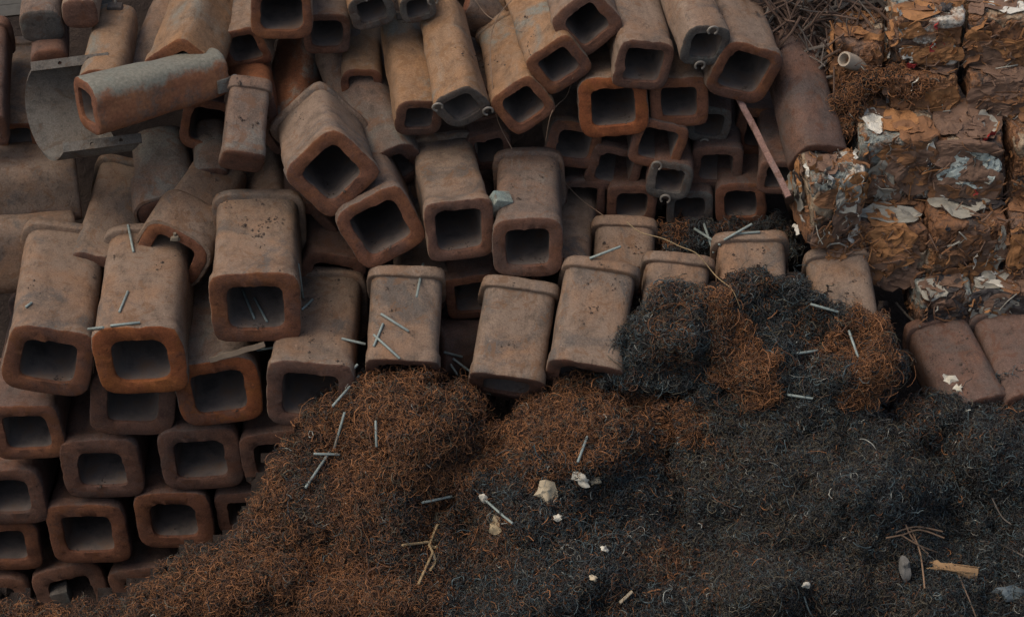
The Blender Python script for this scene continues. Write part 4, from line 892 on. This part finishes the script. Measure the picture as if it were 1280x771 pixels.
o = strands('white_tipped_rod', [[(606, 624), (624, 640), (641, 654)]], ROD, 'grey rod with a white blob at its upper end, by the tan leaf', 'metal rod', .011)
strands('splinter', [[(775, 753), (790, 739)]], PALE, 'pale splinter at the bottom edge of the central heap', 'wood', .014)
p, n = drop(607, 622, .02)
cab = [[(1108, 672), (1128, 668), (1150, 662), (1180, 672)], [(1120, 665), (1145, 658), (1178, 664)], [(1126, 668), (1150, 682), (1172, 690)], [(1132, 655), (1140, 672), (1160, 692)], [(1138, 660), (1150, 690), (1156, 735)]]
strands('cable_bundle', cab, simple('faded_cable', (.24, .15, .09), .7), 'frayed brown cable strands above the splintered wood', 'cable', .007)
strands('wire', [[(1198, 718), (1210, 745), (1220, 771)]], WIRE, 'rust orange wire running to the bottom edge from the splintered wood', 'wire', .006)
strands('wire', [[(1240, 622), (1252, 645), (1264, 655)], [(1225, 676), (1250, 680), (1280, 695)]], GREYBAR, 'pale bent wires in the black heap at the right edge', 'wire', .006)
strands('wire', [[(1005, 745), (1010, 760), (1016, 771)]], ROD, 'pale rod end below the white crumb at the bottom edge', 'metal rod', .007)
strands('wire', [[(1120, 378), (1135, 395), (1150, 408)]], GREYBAR, 'grey rod between the dark bale and the orange tuft', 'metal rod', .010)
# splintered wood: several split slivers joined in one piece
parts = []
for k in range(16):
    a = (1158 + random.uniform(0, 30), 704 + k * .5 + random.uniform(-3, 3)); b = (1200 + random.uniform(-14, 26), 706 + k * .6 + random.uniform(-3, 4))
    p, q = drop(*a, .035)[0], drop(*b, .035)[0]; parts.append(tube([p, (p + q) / 2 - VIEW * .02, q], [.004, random.uniform(.006, .012), .002], 5))
pa, pb = drop(1166, 706, .03)[0], drop(1222, 716, .03)[0]; xa = (pb - pa).normalized(); ya = (-VIEW).cross(xa).normalized(); Lw = (pb - pa).length; sv = []; sf = []; nn = 18
for z_ in (0, -.02):
    for i in range(nn + 1):
        t_ = i / nn; wu = .030 + .022 * noise.noise(Vector((t_ * 7, 1, 0))) + random.uniform(0, .012); wl = .022 + .03 * t_ + random.uniform(0, .012)
        mid = pa + xa * Lw * t_ - VIEW * (z_ + .03 * math.sin(t_ * 3)); sv += [mid + ya * wu, mid - VIEW * .008, mid - ya * wl]
for i in range(nn):
    for c_ in (0, 1):
        b_ = i * 3 + c_; sf += [(b_, b_ + 1, b_ + 4, b_ + 3), (b_ + 3 + 57, b_ + 4 + 57, b_ + 1 + 57, b_ + 57)]
    sf += [(i * 3, i * 3 + 3, i * 3 + 60, i * 3 + 57), (i * 3 + 2 + 57, i * 3 + 62, i * 3 + 5, i * 3 + 2)]
parts.append((sv, sf))
V, F = join(parts); tag(mesh('splintered_wood', V, F, WOOD), 'splintered tan piece of wood in the lower right black heap', 'wood')

# pale pipe end
a = at(1055, 74, .22); b = at(1078, 82, .02); ax = (b - a).normalized(); x = ax.orthogonal().normalized(); y = ax.cross(x)
rg = [(.45, .042), (.02, .045), (0, .05), (0, .066), (.015, .07), (.45, .066)]; V, F = [], []
for (z_, r_) in rg:
    for k in range(20): V.append((math.cos(k * math.pi / 10) * r_, math.sin(k * math.pi / 10) * r_, z_))
for i in range(len(rg) - 1):
    for k in range(20): F.append((i * 20 + k, i * 20 + (k + 1) % 20, i * 20 + 20 + (k + 1) % 20, i * 20 + 20 + k))
tag(mesh('pipe_end', V, F, simple('pale_pipe', (.34, .28, .21), .7), None, None, mw=frame(a, x, y, ax)), 'pale hollow pipe end poking out beside the orange tuft at the bales', 'pipe')

# heap of bar offcuts at the top
proto = []
for k in range(6):
    L = .30 + .09 * k; pts = [(0, 0, -L / 2), (random.uniform(-.03, .03), random.uniform(-.03, .03), -L * .2), (random.uniform(-.05, .05), random.uniform(-.03, .03), L * .15), (random.uniform(-.07, .07), 0, L / 2)]
    V, F = tube(pts, .006 + .003 * (k % 4), 6); o = mesh('bar_offcut', V, F, RUSTBAR if k % 3 else GREYBAR); proto.append(o)
used = set()
poly = [(915, -30), (1112, -30), (1108, 30), (1062, 60), (1045, 100), (1035, 112), (990, 62), (955, 30)]
cnt = 0
while cnt < 260:
    u, v = random.uniform(905, 1115), random.uniform(-30, 115)
    if float(in_poly(np.array([u]), np.array([v]), poly)[0]) < 0: continue
    k = random.randrange(6); src = proto[k]
    if k in used: o = src.copy(); COL.objects.link(o)
    else: o = src; used.add(k)
    p = at(u, v, random.uniform(-.34, .06)); d = (CX * random.uniform(-1, 1) + CU * random.uniform(-.9, .9) - VIEW * random.uniform(-.45, .45)).normalized()
    x = d.orthogonal().normalized(); o.matrix_world = frame(p, x, d.cross(x), d)
    tag(o, 'short rusty bar offcut in the loose heap of bars at the top', 'bar offcut', 'bar offcuts in the loose heap at the top'); cnt += 1

# steel beams in the dark at the top left
for (a, b, w, lab) in ((at(-30, 18, -.9), at(140, 2, -.9), .10, 'dark steel beam in the far top left corner, lower one'), (at(-30, 4, -1.0), at(140, -10, -1.0), .09, 'dark steel beam in the far top left corner, upper one')):
    bar('steel_beam', a, b, w, .1, simple('dull_beam_paint', (.10, .095, .085), .8), lab, 'beam')

# crumbs of dirt and scale lying on the moulds
def crumbs():
    V, F = [], []; rr = random.Random(4)
    spots = [(320, 290, 40, 30, 140), (395, 400, 45, 60, 160), (300, 255, 40, 12, 40), (660, 240, 36, 30, 60), (505, 380, 45, 50, 60), (750, 380, 45, 50, 70), (170, 340, 60, 70, 40), (70, 350, 60, 60, 30), (640, 420, 50, 60, 30), (1190, 445, 50, 40, 90), (1045, 350, 40, 30, 60), (780, 305, 38, 25, 60), (600, 100, 330, 110, 260), (260, 150, 260, 110, 140), (930, 320, 50, 20, 50), (320, 405, 26, 8, 60), (390, 515, 30, 7, 60), (250, 600, 24, 6, 40), (127, 606, 22, 6, 40), (110, 690, 24, 6, 40), (217, 674, 24, 6, 40), (415, 240, 22, 10, 40), (478, 305, 18, 9, 40), (575, 308, 18, 6, 30), (660, 330, 20, 6, 30), (62, 474, 26, 8, 40), (767, 155, 22, 6, 30), (804, 98, 18, 6, 30), (931, 112, 18, 6, 30), (274, 514, 24, 6, 40)]
    for (u, v, du, dv, n) in spots:
        cl = [(u + rr.gauss(0, du * .5), v + rr.gauss(0, dv * .5), rr.uniform(1, 7)) for _q in range(max(3, n // 9))]
        for _ in range(int(n * .7)):
            c_ = rr.choice(cl); a, b = c_[0] + rr.gauss(0, c_[2]), c_[1] + rr.gauss(0, c_[2] * .7); p, nn = drop(a, b, .002)
            if nn.z < .35: continue
            s = rr.uniform(.003, .010) * (2.0 if rr.random() < .1 else 1); b0 = len(V)
            for q in ((1, 0, 0), (-1, 0, 0), (0, 1, 0), (0, -1, 0), (0, 0, 1), (0, 0, -1)): V.append(p + Vector(q) * s * rr.uniform(.5, 1.4))
            F.extend([tuple(b0 + i for i in f) for f in ((0, 2, 4), (2, 1, 4), (1, 3, 4), (3, 0, 4), (2, 0, 5), (1, 2, 5), (3, 1, 5), (0, 3, 5))])
    o = mesh('scattered_crumbs', V, F, simple('dirt_crumb', (.085, .062, .047), .95, 0, .6, 40), smooth=False); tag(o, 'dark crumbs of dirt and scale scattered on the mould tops', 'dirt', None, 'stuff')
crumbs()

# ------------------------------------------------------------------ light
SUN_EL, SUN_AZ = R(60), R(-100)      # soft light from the upper left
w = bpy.data.worlds.new('World'); S.world = w; w.use_nodes = True
nt = w.node_tree; bg = nt.nodes['Background']; sky = nt.nodes.new('ShaderNodeTexSky'); sky.sky_type = 'NISHITA'; sky.sun_disc = False
sky.sun_elevation = SUN_EL; sky.sun_rotation = SUN_AZ; sky.dust_density = 5; sky.air_density = 1.2; sky.ozone_density = 1
nt.links.new(sky.outputs[0], bg.inputs[0]); bg.inputs[1].default_value = .14
sl = bpy.data.lights.new('sun', 'SUN'); sl.energy = 1.1; sl.angle = R(42); sl.color = (1, .90, .78)
so = bpy.data.objects.new('sun', sl); COL.objects.link(so)
sd = Vector((math.sin(SUN_AZ) * math.cos(SUN_EL), math.cos(SUN_AZ) * math.cos(SUN_EL), math.sin(SUN_EL)))
so.rotation_euler = sd.to_track_quat('Z', 'Y').to_euler(); so.location = sd * 30
S.view_settings.view_transform = 'Standard'; S.view_settings.look = 'None'; S.view_settings.exposure = .12; S.view_settings.gamma = 1
